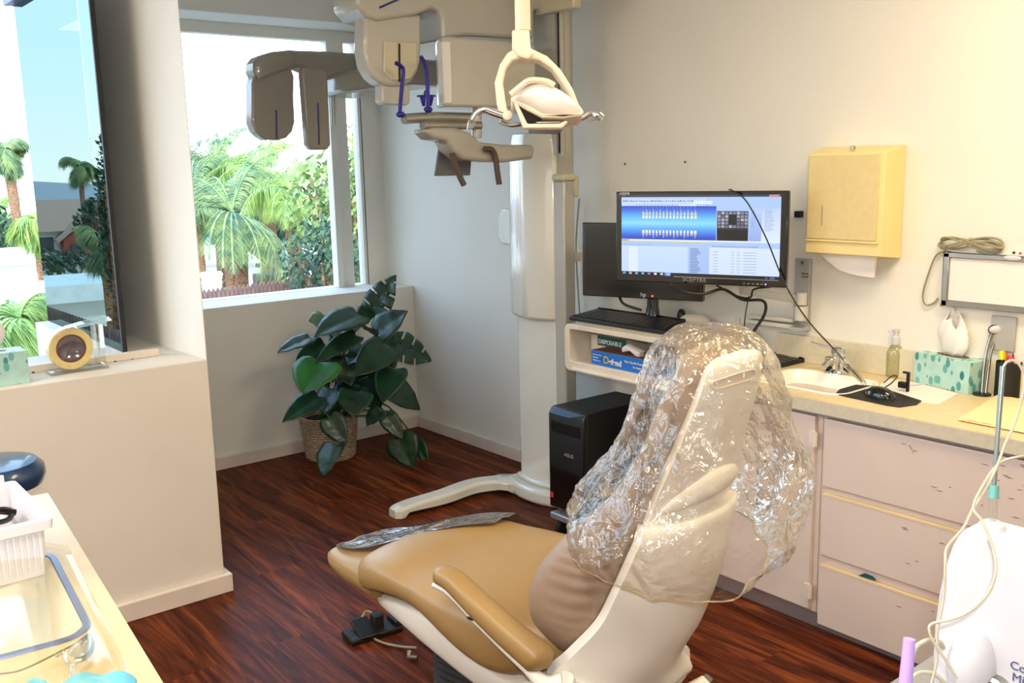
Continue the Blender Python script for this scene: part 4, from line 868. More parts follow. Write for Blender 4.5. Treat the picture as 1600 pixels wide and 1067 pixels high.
# mouse pad, mouse, papers
mp = [(1305, 616), (1312, 609), (1337, 602), (1368, 604), (1400, 614), (1440, 627), (1432, 633), (1405, 637), (1385, 634), (1320, 620)]
tag(obj('mouse_pad', prism(B(), [PZ(u_, v_, ZT) for u_, v_ in mp], UP*.003), 'black matte', smooth=False), 'black mouse pad at the front edge of the yellow counter', 'mouse pad')
mo = PZ(1375, 620, ZT+.003); mt = thing('computer_mouse', mo, 'glossy black computer mouse on the black mouse pad', 'mouse')
ma = (PZ(1400, 624, ZT)-PZ(1349, 612, ZT)).normalized(); mb = V((-ma.y, ma.x, 0))
def dome(c, ax, ay, la, lb, h, n=7, seg=28): return loft(B(), [superring(c+UP*h*math.sin(math.pi/2*i/n), ax*la*max(.02, math.cos(math.pi/2*i/n)**.8), ay*lb*max(.02, math.cos(math.pi/2*i/n)**.8), seg, .85) for i in range(n+1)])
obj('shell', dome(mo, ma, mb, .056, .031, .036), 'black gloss', mt)
obj('scroll_wheel', lathe(B(), mo+ma*-.03+UP*.026-mb*.004, [(.001, 0), (.008, .001), (.008, .007), (.001, .008)], 12, mb), 'steel', mt)
obj('cord', tube(B(), [mo-ma*.05+UP*.012, mo-ma*.075+mb*.01+UP*.006, mo-ma*.08+mb*.03+UP*.006, mo-ma*.05+mb*.05+UP*.006, mo-ma*.02+mb*.07+UP*.03, mo+V((.14, .02, .045)), mo+V((.16, .05, .04)), mo+V((.16, .08, .01))], .0022, 6, 6), 'cable black', mt)
b = B(); prism(b, [PZ(u_, v_, ZT) for u_, v_ in [(1373, 604), (1385, 592), (1432, 598), (1497, 615), (1466, 632), (1440, 628)]], UP*.0012)
tag(obj('paper_sheet', b, 'paper', smooth=False), 'loose white paper lying in front of the teal tissue box', 'paper')
b = B(); hp = PZ(1418, 612, ZT+.002); obox(b, hp+UP*.035, V((0, 1, 0)), V((1, 0, 0)), UP, .010, .012, .07); obox(b, hp+V((0, .018, .022)), V((0, 1, 0)), V((1, 0, 0)), UP, .03, .02, .022); obox(b, hp+V((0, .009, .067)), V((0, 1, 0)), V((1, 0, 0)), UP, .024, .012, .007)
tag(obj('clip_stand', b, 'black plastic', bevel=.003), 'small upright black plastic clip standing on the paper', 'clip')
a, c = PZ(1423, 602, ZT+.004), PZ(1448, 599, ZT+.004); tag(obj('white_stick', tube(B(), [a, c], .003, 6, 0), 'device white'), 'thin white stick on the paper beside the black clip', 'applicator stick')
# folder, pencil, pen cup and curved chrome gooseneck
fo = [(1497, 656), (1558, 618), (1640, 632), (1640, 684)]
b = B(); prism(b, [PZ(u_, v_, ZT+.004) for u_, v_ in fo], UP*.003); tag(obj('manila_folder', b, 'manila', smooth=False), 'tan paper folder lying at the right end of the counter', 'folder')
pn = thing('pencil', PZ(1540, 663, ZT), 'wood pencil with red and green bands beside the folder', 'pencil')
pA, pB = PZ(1499, 656, ZT+.004), PZ(1600, 674, ZT+.004); dd = pB-pA
obj('shaft', tube(B(), [pA+dd*.1, pB], .0038, 6, 0), 'wood pencil', pn); obj('tip', tube(B(), [pA, pA+dd*.05, pA+dd*.1], [.0006, .002, .0038], 6, 0), 'ink brown', pn)
for s0, s1, mm in ((.13, .24, 'red ink'), (.24, .34, 'green ink'), (.34, .5, 'red ink')): obj('band', tube(B(), [pA+dd*s0, pA+dd*s1], .0041, 6, 0), mm, pn)
cp_ = PZ(1573, 619, ZT); pc_ = thing('pen_cup', cp_, 'dark wire mesh pen cup near the right edge', 'pen cup')
cr_ = .040; ch_ = .12
obj('cup', lathe(B(), cp_, [(.001, .001), (cr_, 0), (cr_, ch_), (cr_-.003, ch_), (cr_-.003, .004), (.001, .004)], 28), 'black matte', pc_)
def pen(nm, u0, top_uv, mm, capm, lab, r=.005, capl=.03):
    base = cp_+u0*.6+UP*.006; d_ = (base-CAM).dot(FWD); tp = PD(top_uv[0], top_uv[1], d_-.005)
    t = thing(nm, base, lab, 'pen'); v = tp-base
    obj('barrel', tube(B(), [base, base+v*(1-capl/v.length)], r, 8, 0), mm, t); obj('cap', tube(B(), [base+v*(1-capl/v.length), tp], r*1.15, 8, 0), capm, t)
pen('marker_pen', V((-.01, .018, 0)), (1565, 548), 'black plastic', 'yellow ink', 'yellow capped marker in the dark pen cup', .009, .03)
pen('marker_pen', V((-.015, 0, 0)), (1579, 556), 'black plastic', 'red ink', 'red capped marker in the dark pen cup', .009, .022)
pen('ballpoint_pen', V((.008, -.012, 0)), (1586, 531), 'blue ink', 'blue ink', 'blue capped ballpoint in the dark pen cup', .0045, .04)
pen('pencil', V((.01, .012, 0)), (1571, 520), 'orange ink', 'orange ink', 'orange pencil standing up in the dark pen cup', .005, .03)
gp = PZ(1534, 617, ZT); gn = thing('instrument_holder', gp, 'curved chrome gooseneck stand with black and white head by the pen cup', 'instrument holder')
obj('base', lathe(B(), gp, [(.001, .0), (.030, 0), (.030, .006), (.022, .010), (.001, .011)], 24), 'black gloss', gn)
gd = (gp-CAM).dot(FWD)
obj('neck', tube(B(), [gp+UP*.008, PD(1538, 570, gd), PD(1546, 530, gd), PD(1554, 515, gd)], .0055, 10), 'steel', gn)
obj('neck', tube(B(), [gp+V((.003, -.012, .008)), PD(1545, 575, gd), PD(1550, 545, gd), PD(1562, 525, gd)], .0045, 10), 'steel', gn)
hc = PD(1560, 515, gd); obj('head', ell(B(), hc, RIGHT*.036, FWD*.022, UP*.022, 8, 16), 'black gloss', gn)
obj('head_cover', ell(B(), hc-FWD*.012-RIGHT*.012, RIGHT*.026, FWD*.014, UP*.015, 8, 16), 'device white', gn)
# ------------------------------------------------------------------ on the wall
wo = PX(1330, 320, XR); dp = thing('towel_dispenser', V((XR-.05, wo.y, wo.z-.2)), 'pale yellow metal paper towel dispenser on the wall', 'towel dispenser')
XF = XR-.13
f4 = [PX(1263, 240, XF), PX(1384, 239, XF), PX(1377, 404, XF), PX(1257, 394, XF)]
ymn, ymx, zlo, zhi = f4[1].y, f4[0].y, f4[3].z, f4[0].z
yb1, yb2, zb1, zb2 = PX(1414, 226, XR).y, PX(1286, 226, XR).y, PX(1399, 418, XR).z, PX(1400, 226, XR).z
hexb = B(); hexa(hexb, [V((XF, ymx, zlo)), V((XF, ymn, zlo)), V((XF, ymn, zhi)), V((XF, ymx, zhi))], [V((XR-.002, max(yb2, ymx-.02), zlo-.015)), V((XR-.002, ymn-.004, zlo-.015)), V((XR-.002, ymn-.004, max(zhi+.02, zb2))), V((XR-.002, max(yb2, ymx-.02), max(zhi+.02, zb2)))])
cs = obj('case', hexb, 'dispenser paint', dp, bevel=.003)
obj('front_door', box(B(), XF-.006, XF, ymn+.02, ymx-.008, zlo+.055, zhi-.008), 'dispenser front', dp, bevel=.002)
obj('bottom_lip', box(B(), XF-.008, XF, ymn+.01, ymx-.004, zlo+.045, zlo+.052), 'dispenser paint', dp, bevel=.002)
a, c = PX(1285, 321, XF-.006), PX(1284, 353, XF-.006); obj('level_slot', box(B(), XF-.0075, XF-.005, a.y-.002, a.y+.002, c.z, a.z), 'ink grey', dp)
obj('lock', lathe(B(), V((XF+.03, (ymn+ymx)/2-.01, zhi+.01)), [(.009, 0), (.009, .012), (.004, .014)], 14, UP), 'steel', dp)
pt = B(); prism(pt, polyX([(1279, 396), (1368, 400), (1364, 434), (1340, 431), (1310, 422)], XF+.05), V((.012, 0, 0))); tag(obj('paper_towel', pt, 'paper', smooth=False), 'white folded paper towel hanging below the yellow dispenser', 'paper towel')
b = B(); o = PX(1252, 334, XR); box(b, XR-.03, XR-.001, o.y-.012, o.y+.014, o.z-.014, o.z+.012); tag(obj('wall_clip', b, 'black plastic', bevel=.003), 'tiny black square clip on the wall left of the yellow dispenser', 'wall clip')
for (u_, v_) in ((977, 256), (1071, 253)):
    o = PX(u_, v_, XR); tag(obj('wall_screw', ell(B(), o-V((.002, 0, 0)), V((.004, 0, 0)), V((0, .006, 0)), V((0, 0, .006)), 6, 10), 'ink brown'), 'small brown screw in the wall above the lit monitor, '+('left of two' if u_ < 1000 else 'right of two'), 'screw', 'screws above the monitor')
# x-ray light box
XLB = XR-.035
tl_, bl_ = PX(1480, 393, XLB), PX(1466, 476, XLB); yL = (PX(1478, 393, XLB).y+bl_.y)/2; yR = .98; z1_, z0_ = PX(1540, 398, XLB).z, PX(1535, 484, XLB).z
lb = thing('light_box', V((XR-.02, (yL+yR)/2, z0_)), 'white x-ray light box with steel frame on the wall at right', 'light box')
obj('frame', (lambda b: (box(b, XLB, XR-.002, yR, yL, z1_-.018, z1_), box(b, XLB, XR-.002, yR, yL, z0_, z0_+.022), box(b, XLB, XR-.002, yL-.022, yL, z0_, z1_), box(b, XLB, XR-.002, yR, yR+.02, z0_, z1_), b)[-1])(B()), 'steel', lb, bevel=.003)
obj('panel', box(B(), XLB+.008, XR-.003, yR+.02, yL-.022, z0_+.022, z1_-.018), 'lightbox panel', lb, smooth=False)
obj('film_clip', ell(B(), PX(1582, 403, XLB-.004), V((.003, 0, 0)), V((0, .03, 0)), V((0, 0, .008)), 6, 16), 'device white', lb)
sw_ = PX(1582, 396, XLB); obj('switch', ell(B(), sw_+V((.01, 0, .002)), V((.004, 0, 0)), V((0, .005, 0)), V((0, 0, .005)), 6, 10), 'black plastic', lb)
sw_ = PX(1592, 397, XLB); obj('indicator_lamp', ell(B(), sw_+V((.01, 0, .002)), V((.004, 0, 0)), V((0, .005, 0)), V((0, 0, .004)), 6, 10), 'red ink', lb)
o = PX(1513, 387, XR-.025); b = B(); pts = []
for i in range(46):
    t = i*2*math.pi/13; pts.append(V((XR-.022+.012*math.sin(i*.9), o.y-.115*math.sin(t)*(1-.003*i), z1_+.026+.024*math.cos(t+.5*math.sin(i*.3))*math.cos(t*.5+i*.2)+.008*math.sin(2*t))))
tube(b, pts, .0035, 6, 3); 
pts = [V((XR-.02, yL-.0, z1_+.006)), PX(1462, 400, XR-.015), PX(1450, 430, XR-.012), PX(1442, 460, XR-.012), PX(1446, 476, XR-.012), PX(1458, 474, XR-.012), PX(1466, 466, XR-.01)]
tube(b, pts, .0035, 6, 5)
ccb = obj('power_cord', b, 'cable grey'); tag(ccb, 'grey power cord bundled on top of the light box', 'power cord')
o = PX(1518, 386, XR-.025); 
b = B(); o = PX(1567, 500, XR); box(b, XR-.012, XR-.001, PX(1588, 530, XR).y, PX(1549, 530, XR).y, PX(1567, 548, XR).z, PX(1567, 493, XR).z); tag(obj('wall_plate', b, 'plate paint', bevel=.003), 'grey metal cover plate on the wall below the light box', 'wall plate')
# ------------------------------------------------------------------ monitor wall bracket and arm
pA = PX(1247, 403, XR); pB = PX(1270, 403, XR); zlo_ = PX(1255, 516, XR).z
MA = thing('monitor_arm', V((XR-.03, (pA.y+pB.y)/2, zlo_)), 'grey swing arm bracket holding the lit monitor to the wall', 'monitor arm')
wpb = obj('wall_rail', box(B(), XR-.02, XR-.001, pB.y+.0, pA.y, zlo_, pA.z), 'plate paint', MA, bevel=.002)
for v_ in (410, 457): obj('bolt', lathe(B(), V((XR-.02, (pA.y+pB.y)/2, PX(1258, v_, XR).z)), [(.008, 0), (.007, .005), (.001, .006)], 12, V((-1, 0, 0))), 'steel', wpb)
o = PX(1257, 430, XR-.021); obj('badge', box(B(), XR-.0225, XR-.0195, o.y-.016, o.y+.014, o.z-.009, o.z+.009), 'ink brown', wpb)
text('badge_lettering', 'ICW', .014, V((XR-.0228, o.y+.012, o.z-.005)), V((0, -1, 0)), UP, 'ink white', wpb)
XA = XR-.06; pv = PX(1252, 480, XA)
obj('pivot', lathe(B(), V((XA, pv.y, PX(1252, 476, XA).z)), [(.001, 0), (.021, 0), (.021, .001+abs(PX(1252, 462, XA).z-PX(1252, 476, XA).z)+.01), (.001, .001+abs(PX(1252, 462, XA).z-PX(1252, 476, XA).z)+.01)], 20), 'arm paint', MA)
obj('pivot', lathe(B(), V((XA, pv.y, PX(1252, 500, XA).z)), [(.001, 0), (.026, 0), (.026, abs(PX(1252, 500, XA).z-PX(1252, 478, XA).z)), (.001, abs(PX(1252, 500, XA).z-PX(1252, 478, XA).z))], 20), 'arm paint', MA)
mc = PD(1090, 372, 3.75)
obj('upper_arm', prism(B(), polyX([(1155, 450), (1250, 463), (1250, 474), (1155, 460)], XA-.0), V((.02, 0, 0))), 'arm paint', MA, bevel=.003)
obj('lower_arm', prism(B(), polyX([(1166, 499), (1238, 508), (1238, 515), (1166, 505)], XA+.0), V((.04, 0, 0))), 'arm paint', MA, bevel=.003)
obj('lower_arm', prism(B(), polyX([(1166, 491), (1238, 499), (1238, 504), (1166, 497)], XA+.0), V((.04, 0, 0))), 'arm paint', MA, bevel=.003)
obj('end_post', tube(B(), [PX(1153, 497, XA), PX(1153, 514, XA)], .012, 10, 0), 'arm paint', MA)
obj('shelf_bracket', box(B(), XA-.02, XR-.018, PX(1250, 512, XA).y-.02, PX(1238, 512, XA).y, PX(1245, 516, XA).z, PX(1245, 510, XA).z), 'plate paint', MA)
# ------------------------------------------------------------------ monitors
def monitor(name, c, az, W_, H_, bez, chin, label, grp=None, tilt=0):
    r = V((math.cos(az), math.sin(az), 0)); n = r.cross(UP); up = (UP-n*tilt).normalized(); n = r.cross(up).normalized()
    t = thing(name, c-up*H_/2, label, 'monitor')
    if n.dot(CAM-c) < 0: n = -n
    obj('housing', obox(B(), c-n*.016, r, n, up, W_, .03, H_), 'black gloss', t, bevel=.004)
    b = B(); obox(b, c-n*.045, r, n, up, W_*.6, .03, H_*.6); obj('back_housing', b, 'black plastic', t, bevel=.01)
    return t, r, n, up
az = math.radians(110.9-180)
W_ = 241*3.75/FL/math.sin(math.radians(60)); H_ = 145*3.75/FL
m1, r, n, up = monitor('lit_monitor', mc, az, W_, H_, 0, 0, 'black wall-mounted monitor with a lit blue and white screen')
m1.name = 'computer_monitor'; ORG['computer_monitor'] = ORG['lit_monitor']
cov = obj('mount_link', tube(B(), [mc-n*.06-up*.02, PX(1165, 448, XA-.02)], .018, 10, 0), 'arm paint', MA)
SW, SH = W_*.925, H_*.845; s0 = mc+n*.0005-r*SW/2-up*(H_/2-H_*.115)
def sp_(x, y, d=.0): return s0+r*SW*x+up*SH*y+n*d
def cmesh(name, quads, parent, emis=1.0):
    me = bpy.data.meshes.new(name); vs, fs, cs_ = [], [], []
    for q in quads:
        x0, y0_, x1_, y1_, c0, c1, d = (*q, .0006)[:7] if len(q) == 6 else q
        i = len(vs); vs += [sp_(x0, y0_, d), sp_(x1_, y0_, d), sp_(x1_, y1_, d), sp_(x0, y1_, d)]; fs.append((i, i+1, i+2, i+3)); cs_ += [c0, c0, c1, c1]
    me.from_pydata([v-ORG[parent.name] for v in vs], [], fs); ca = me.color_attributes.new('screen', 'FLOAT_COLOR', 'POINT')
    for i, c_ in enumerate(cs_): ca.data[i].color = lin(c_)
    m = bpy.data.materials.new('lcd screen'); m.use_nodes = True; nt = m.node_tree; b = nt.nodes['Principled BSDF']; a = nt.nodes.new('ShaderNodeVertexColor'); a.layer_name = 'screen'
    b.inputs['Base Color'].default_value = (.01, .01, .01, 1); b.inputs['Roughness'].default_value = .3; nt.links.new(a.outputs[0], b.inputs['Emission Color']); b.inputs['Emission Strength'].default_value = emis
    me.materials.append(m); o = bpy.data.objects.new(name, me); C.objects.link(o); o.parent = parent; ORG[o.name] = ORG[parent.name]; return o
LBL, WHT, NAV = (176, 206, 250), (226, 238, 255), (70, 80, 120); q = []; D1, D2, D3 = .0006, .0010, .0014
q.append((0, 0, 1, 1, LBL, LBL, .0002)); q.append((0, .975, 1, 1, (30, 40, 70), (60, 70, 110), D1)); q.append((.93, .975, .99, 1, (220, 90, 80), (200, 170, 170), D2))
q.append((0, .87, .55, .96, (196, 220, 252), (205, 226, 252), D1)); q.append((.47, .885, .59, .925, WHT, WHT, D2)) ; q.append((.38, .86, .49, .882, WHT, WHT, D2))
rr = random.Random(5)
for i in range(46):
    x = .01+i*.0125; 
    if .46 < x < .6: continue
    q.append((x, .915, x+.004+.004*rr.random(), .928+.01*rr.random(), NAV, (90, 110, 160), D2))
for i in range(30): x = .01+i*.018; q.append((x, .95, x+.010, .955, (120, 130, 170), (120, 130, 170), D2))
for i in range(26): x = .1+i*.018; q.append((x, .872, x+.006, .880, (110, 120, 160), (60, 70, 120), D2))
cols = [(48, 62, 196), (70, 130, 240), (100, 190, 250), (140, 225, 255), (90, 170, 250), (56, 100, 225), (46, 60, 190)]; ys = [.86, .79, .72, .64, .56, .48, .43]
for i in range(6): q.append((0, ys[i+1], .615, ys[i], cols[i+1], cols[i], D1))
for i in range(16):
    x = .14+i*.0225
    for y, h1_, cc_ in ((.755, .05, (210, 210, 190)), (.715, .03, (235, 240, 240)), (.525, .05, (235, 240, 245)), (.50, .025, (200, 195, 150))):
        q.append((x, y-h1_/2, x+.012+(.004 if i in (0, 1, 14, 15) else 0), y+h1_/2, cc_, cc_, D2))
    q.append((x+.004, .77, x+.009, .80+.02*(i % 2), (190, 210, 245), (150, 180, 240), D2)); q.append((x+.004, .45+.015*(i % 3), x+.009, .49, (150, 180, 240), (190, 210, 245), D2))
    q.append((x, .835, x+.006, .845, (150, 170, 240), (150, 170, 240), D2)); q.append((x, .62, x+.012, .66, (170, 220, 245), (150, 215, 245), D2))
q.append((.62, .43, .81, .57, (14, 16, 22), (14, 16, 22), D2)); q.append((.62, .57, .81, .80, (40, 48, 66), (60, 70, 90), D2))
for i in range(8):
    for j in range(5):
        if 3 <= i <= 4 and 1 <= j <= 3: q.append((.622+i*.0235, .59+j*.042, .645+i*.0235, .63+j*.042, (12, 12, 16), (12, 12, 16), D3)); continue
        k = 120+int(90*rr.random()); q.append((.624+i*.0235, .593+j*.042, .642+i*.0235, .626+j*.042, (k, k, k+15), (k-50, k-50, k-30), D3))
q.append((.815, .43, .885, .83, (150, 178, 240), (190, 214, 252), D1)); q.append((.89, .43, 1, .83, WHT, (200, 216, 250), D1))
for j in range(15): q.append((.905, .56+j*.018, .945+.02*rr.random(), .566+j*.018, (150, 170, 215), (150, 170, 215), D2))
for j in range(9): q.append((.825, .6+j*.025, .85, .605+j*.025, (110, 130, 200), (110, 130, 200), D2))
q.append((0, .408, 1, .43, WHT, WHT, D1)); q.append((.0, .395, .58, .408, (205, 200, 120), (240, 225, 120), D2)); q.append((.04*0, .41, .05, .42, (80, 80, 110), (80, 80, 110), D2))
q.append((0, .0, .44, .34, (196, 222, 255), (206, 226, 255), D1)); q.append((.05, 0, .11, .33, WHT, WHT, D2)); q.append((.44, .0, .575, .34, (170, 198, 246), (176, 202, 250), D1)); q.append((.575, 0, 1, .34, (214, 230, 255), (220, 234, 255), D1))
for j in range(16): q.append((.455, .015+j*.02, .49+.03*rr.random(), .022+j*.02, (70, 90, 150), (70, 90, 150), D2))
for j in range(8):
    for x, w2_ in ((.6, .03), (.71, .02), (.745, .02), (.785, .08)): q.append((x, .03+j*.036, x+w2_, .037+j*.036, (160, 176, 205), (160, 176, 205), D2))
for i in range(22): q.append((.59+i*.013, .352, .597+i*.013, .36, NAV, (190, 60, 60) if 12 < i < 18 else NAV, D2))
for i in range(10): q.append((.02+i*.02, .355, .028+i*.02, .362, (120, 140, 180), (120, 140, 180), D2))
q.append((0, -.045, 1, 0, (10, 12, 26), (14, 18, 40), D1)); q.append((.29, -.043, .33, -.002, (90, 130, 220), (130, 170, 240), D2))
for i, cc_ in enumerate([(90, 170, 230), (200, 200, 190), (120, 190, 230), (110, 180, 220), (150, 120, 200), (230, 230, 220), (190, 220, 240), (170, 200, 250)]): q.append((.01+i*.042, -.035, .028+i*.042, -.008, cc_, cc_, D3))
q.append((.92, -.03, .93, -.015, (120, 140, 200), (120, 140, 200), D3)); q.append((.945, -.035, .975, -.012, (80, 110, 190), (80, 110, 190), D3))
sco = cmesh('screen', q, m1, 1.0)
obj('chin_trim', obox(B(), mc+n*.0008-up*(H_/2-H_*.075)+r*W_*.16, r, n, up, W_*.6, .001, .003), 'steel', m1, smooth=False)
text('lettering', 'SCEPTRE', .020, mc+n*.001-up*(H_/2-H_*.028)-r*W_*.085, r, up, 'ink grey', m1, 1.25)
text('lettering', 'HDMI', .0155, mc+n*.001+up*(H_/2-H_*.036)-r*(W_/2-W_*.026), r, up, 'ink white', m1, 1.1)
m_led = mk('blue led', (120, 120, 255), .3, emit=(140, 130, 255), estr=3); obj('power_led', obox(B(), mc+n*.001-up*(H_/2-H_*.03)+r*W_*.39, r, n, up, .005, .002, .005), 'blue led', m1)
for i in range(5): obj('button', obox(B(), mc+n*.0008-up*(H_/2-H_*.03)+r*W_*(.27+.025*i), r, n, up, .009, .001, .003), 'ink grey', m1)
# rear dark monitor on cart
mc2 = PD(1001, 408, 4.12); az2 = math.radians(110.9-180)
W2 = 176*4.12/FL/math.sin(math.radians(60)); H2 = 118*4.12/FL
m2, r2, n2, up2_ = monitor('computer_monitor', mc2, az2, W2, H2, 0, 0, 'switched off black monitor standing behind the lit one')
obj('screen', obox(B(), mc2+n2*.0+up2_*.008, r2, n2, up2_, W2*.94, .001, H2*.86), mk('dark screen', (6, 6, 8), .12, spec=.6), m2, smooth=False)
text('logo', 'hp', .026, mc2+n2*.001-up2_*(H2/2-.010)+r2*0, r2, up2_, 'ink white', m2)
mk('red led', (255, 40, 20), .3, emit=(255, 60, 40), estr=6); obj('power_led', obox(B(), mc2+n2*.002-up2_*(H2/2-.014)+r2*.055, r2, n2, up2_, .007, .002, .006), 'red led', m2)
zct = .965
bs = V((mc2.x, mc2.y, zct))-n2*.14
obj('stand_neck', tube(B(), [bs+UP*.01, bs+UP*.06, V((bs.x, bs.y, mc2.z-H2/2+.03))], [.04, .03, .03], 12, 0, flat=.7), 'black gloss', m2)
obj('stand_base', lathe(B(), bs, [(.001, 0), (.092, 0), (.092, .006), (.05, .012), (.001, .014)], 32), 'black gloss', m2)
# ------------------------------------------------------------------ cart with shelf box, keyboards, computers
XK = 2.80; yK1 = PX(882, 540, XK).y; yK0 = 2.44; zS = PX(882, 577, XK).z
kt = thing('computer_cart', V((3.02, 2.78, 0)), 'cream computer cart with open shelf and low platform beside the x-ray column', 'computer cart')
b = B(); o = [V((XK, y, z)) for y, z in [((yK0+yK1)/2+a, (zS+zct)/2+c_) for a, c_ in rrect(yK1-yK0, zct-zS, .03, 4)]]
oi = [V((XK, y, z)) for y, z in [((yK0+yK1)/2+a, (zS+.045+zct-.022)/2+c_) for a, c_ in rrect(yK1-yK0-.06, zct-zS-.067, .015, 4)]]
d3 = V((.46, 0, 0)); rings = [[p+d3*0 for p in oi], o, [p+d3 for p in o], [p+d3 for p in oi], oi]
b = B(); vs = [[b.verts.new(p) for p in rg] for rg in (o, [p+d3 for p in o], [p+d3 for p in oi], oi)]
for a_, c_ in zip(vs, vs[1:]+vs[:1]):
    for i in range(len(o)): b.faces.new((a_[i], a_[(i+1) % len(o)], c_[(i+1) % len(o)], c_[i]))
obj('shelf_box', b, 'cart white', kt, ang=40, bevel=.003)
obj('front_rail', tube(B(), [V((XK-.004, yK1-.06, zS+.012)), V((XK-.006, yK0+.04, zS+.012))], .010, 8, 0), 'cart white', kt)
for y in (yK1-.12, yK0+.06): obj('upright', box(B(), 3.18, 3.215, y-.02, y+.02, .1, zS+.003), 'cart white', kt, bevel=.004)
ypl = PX(859, 786, 2.72).y
obj('platform', box(B(), 2.72, 3.28, yK0, ypl, .075, .105), 'cart grey', kt, bevel=.006)
obj('platform_shelf', box(B(), 2.86, 3.27, yK0, ypl-.02, .105, .118), 'cart white', kt, bevel=.004)
for y in (yK0+.04, ypl-.04):
    for x in (2.76, 3.22): obj('caster', lathe(B(), V((x, y-.012, .033)), [(.001, 0), (.033, 0), (.033, .024), (.001, .024)], 16, V((0, 1, 0))), 'rubber', kt)
def tower(name, x0, y0_, y1_, z0__, z1__, depth, label, logo=None, silver=False):
    t = thing(name, V((x0+depth/2, (y0_+y1_)/2, z0__)), label, 'computer')
    obj('case', box(B(), x0+.02, x0+depth, y0_, y1_, z0__, z1__), 'black matte', t, bevel=.004)
    b = B(); prism(b, [V((x0+.022, y1_, z0__+.004)), V((x0+.022, y1_, z1__-.001)), V((x0+.012, y1_, z1__-.004)), V((x0-.004, y1_, z1__-.03)), V((x0-.004, y1_, z0__+.01)), V((x0+.006, y1_, z0__+.002))], V((0, y0_-y1_, 0)))
    f = obj('front_panel', b, 'black gloss', t, bevel=.004)
    obj('drive_door', box(B(), x0-.0055, x0-.003, y0_+.02, y1_-.02, z1__-.11, z1__-.06), 'black plastic', t)
    obj('top_bezel', prism(B(), [V((x0-.002, y1_-.006, z1__-.029)), V((x0+.012, y1_-.006, z1__-.005)), V((x0+.014, y0_+.006, z1__-.005)), V((x0, y0_+.006, z1__-.029))], V((-.002, 0, .001))), 'ink navy' if silver else 'stool vinyl', t)
    if logo: text('logo', logo, .022, V((x0-.0045, (y0_+y1_)/2+.01, z0__+(z1__-z0__)*.56)), V((0, -1, 0)), UP, 'ink grey', t, 1.2)
    return t
xpc = 2.74; a = PX(858, 640, xpc); c = PX(912, 655, xpc); zp0 = .119
ztp = PX(859, 632, xpc+.02).z
t1 = tower('desktop_computer', xpc, c.y, a.y, zp0, ztp, .42, 'large black desktop computer tower at the left of the cart platform', 'ASUS')
obj('sticker', box(B(), xpc-.0052, xpc-.0042, a.y-.025, a.y-.01, zp0+.05, zp0+.075), 'red ink', t1)
t2 = tower('desktop_computer', xpc+.28, c.y-.22, c.y-.03, zp0, ztp-.10, .25, 'smaller black computer tower behind the plastic bag, right of the big tower', None)
obj('cable_loop', tube(B(), [V((xpc+.27, c.y-.06, zp0+.05)), V((xpc+.22, c.y-.05, zp0+.12)), V((xpc+.23, c.y-.055, zp0+.2)), V((xpc+.275, c.y-.07, zp0+.26))], .004, 6), 'ink grey', t2)
def keyboard(name, corners, label, z, th=.018):
    a, b_, c_, d_ = [V((p.x, p.y, z)) for p in corners]; cen = (a+b_+c_+d_)/4
    t = thing(name, cen, label, 'keyboard')
    obj('body', prism(B(), [a, b_, c_, d_], UP*th), 'black matte', t, bevel=.004)
    b = B(); R_, Cn = 5, 17
    for i in range(R_):
        for j in range(Cn):
            s0_, s1_ = .06+.8*i/R_, .06+.8*(i+.86)/R_; t0, t1_ = .02+.96*j/Cn, .02+.96*(j+.88)/Cn
            def bil(s, t_): return (a*(1-t_)+b_*t_)*(1-s)+(d_*(1-t_)+c_*t_)*s
            p4 = [bil(s0_, t0), bil(s0_, t1_), bil(s1_, t1_), bil(s1_, t0)]; prism(b, [p+UP*(th-.0005) for p in p4], UP*.0035)
    o = obj('keys', b, 'black plastic', t, smooth=False)
    obj('rear_bar', tube(B(), [d_+UP*(th+.002)+(a-d_)*.05, c_+UP*(th+.002)+(b_-c_)*.05], .004, 6, 0), 'black gloss', t)
    return t
zk_ = zct+.0
keyboard('keyboard', [PZ(889, 500, zk_), PZ(1040, 524, zk_), PZ(1072, 506, zk_), PZ(937, 487, zk_)], 'long black keyboard on top of the cream cart', zk_)
ka, kb = PZ(1190, 548, ZT), PZ(1257, 565, ZT); kc = PZ(1215, 578, ZT)
keyboard('keyboard', [PZ(1170, 575, ZT), PZ(1205, 579, ZT), PZ(1258, 566, ZT), PZ(1195, 547, ZT)], 'black keyboard lying on the yellow counter left of the sink', ZT, .015)
# router / white mouse and black object on the cart top
rp = PZ(1086, 501, zct); b = dome(V((rp.x, rp.y, zct)), r2, n2, .07, .035, .03); tag(obj('white_adapter', b, 'cart white'), 'low white plastic device on the cart beside the keyboard', 'device')
bp_ = PZ(1060, 497, zct); tag(obj('small_speaker', dome(V((bp_.x+.02, bp_.y, zct)), r2, n2, .02, .02, .04), 'black plastic'), 'small black rounded gadget between the monitor stand and white device', 'gadget')
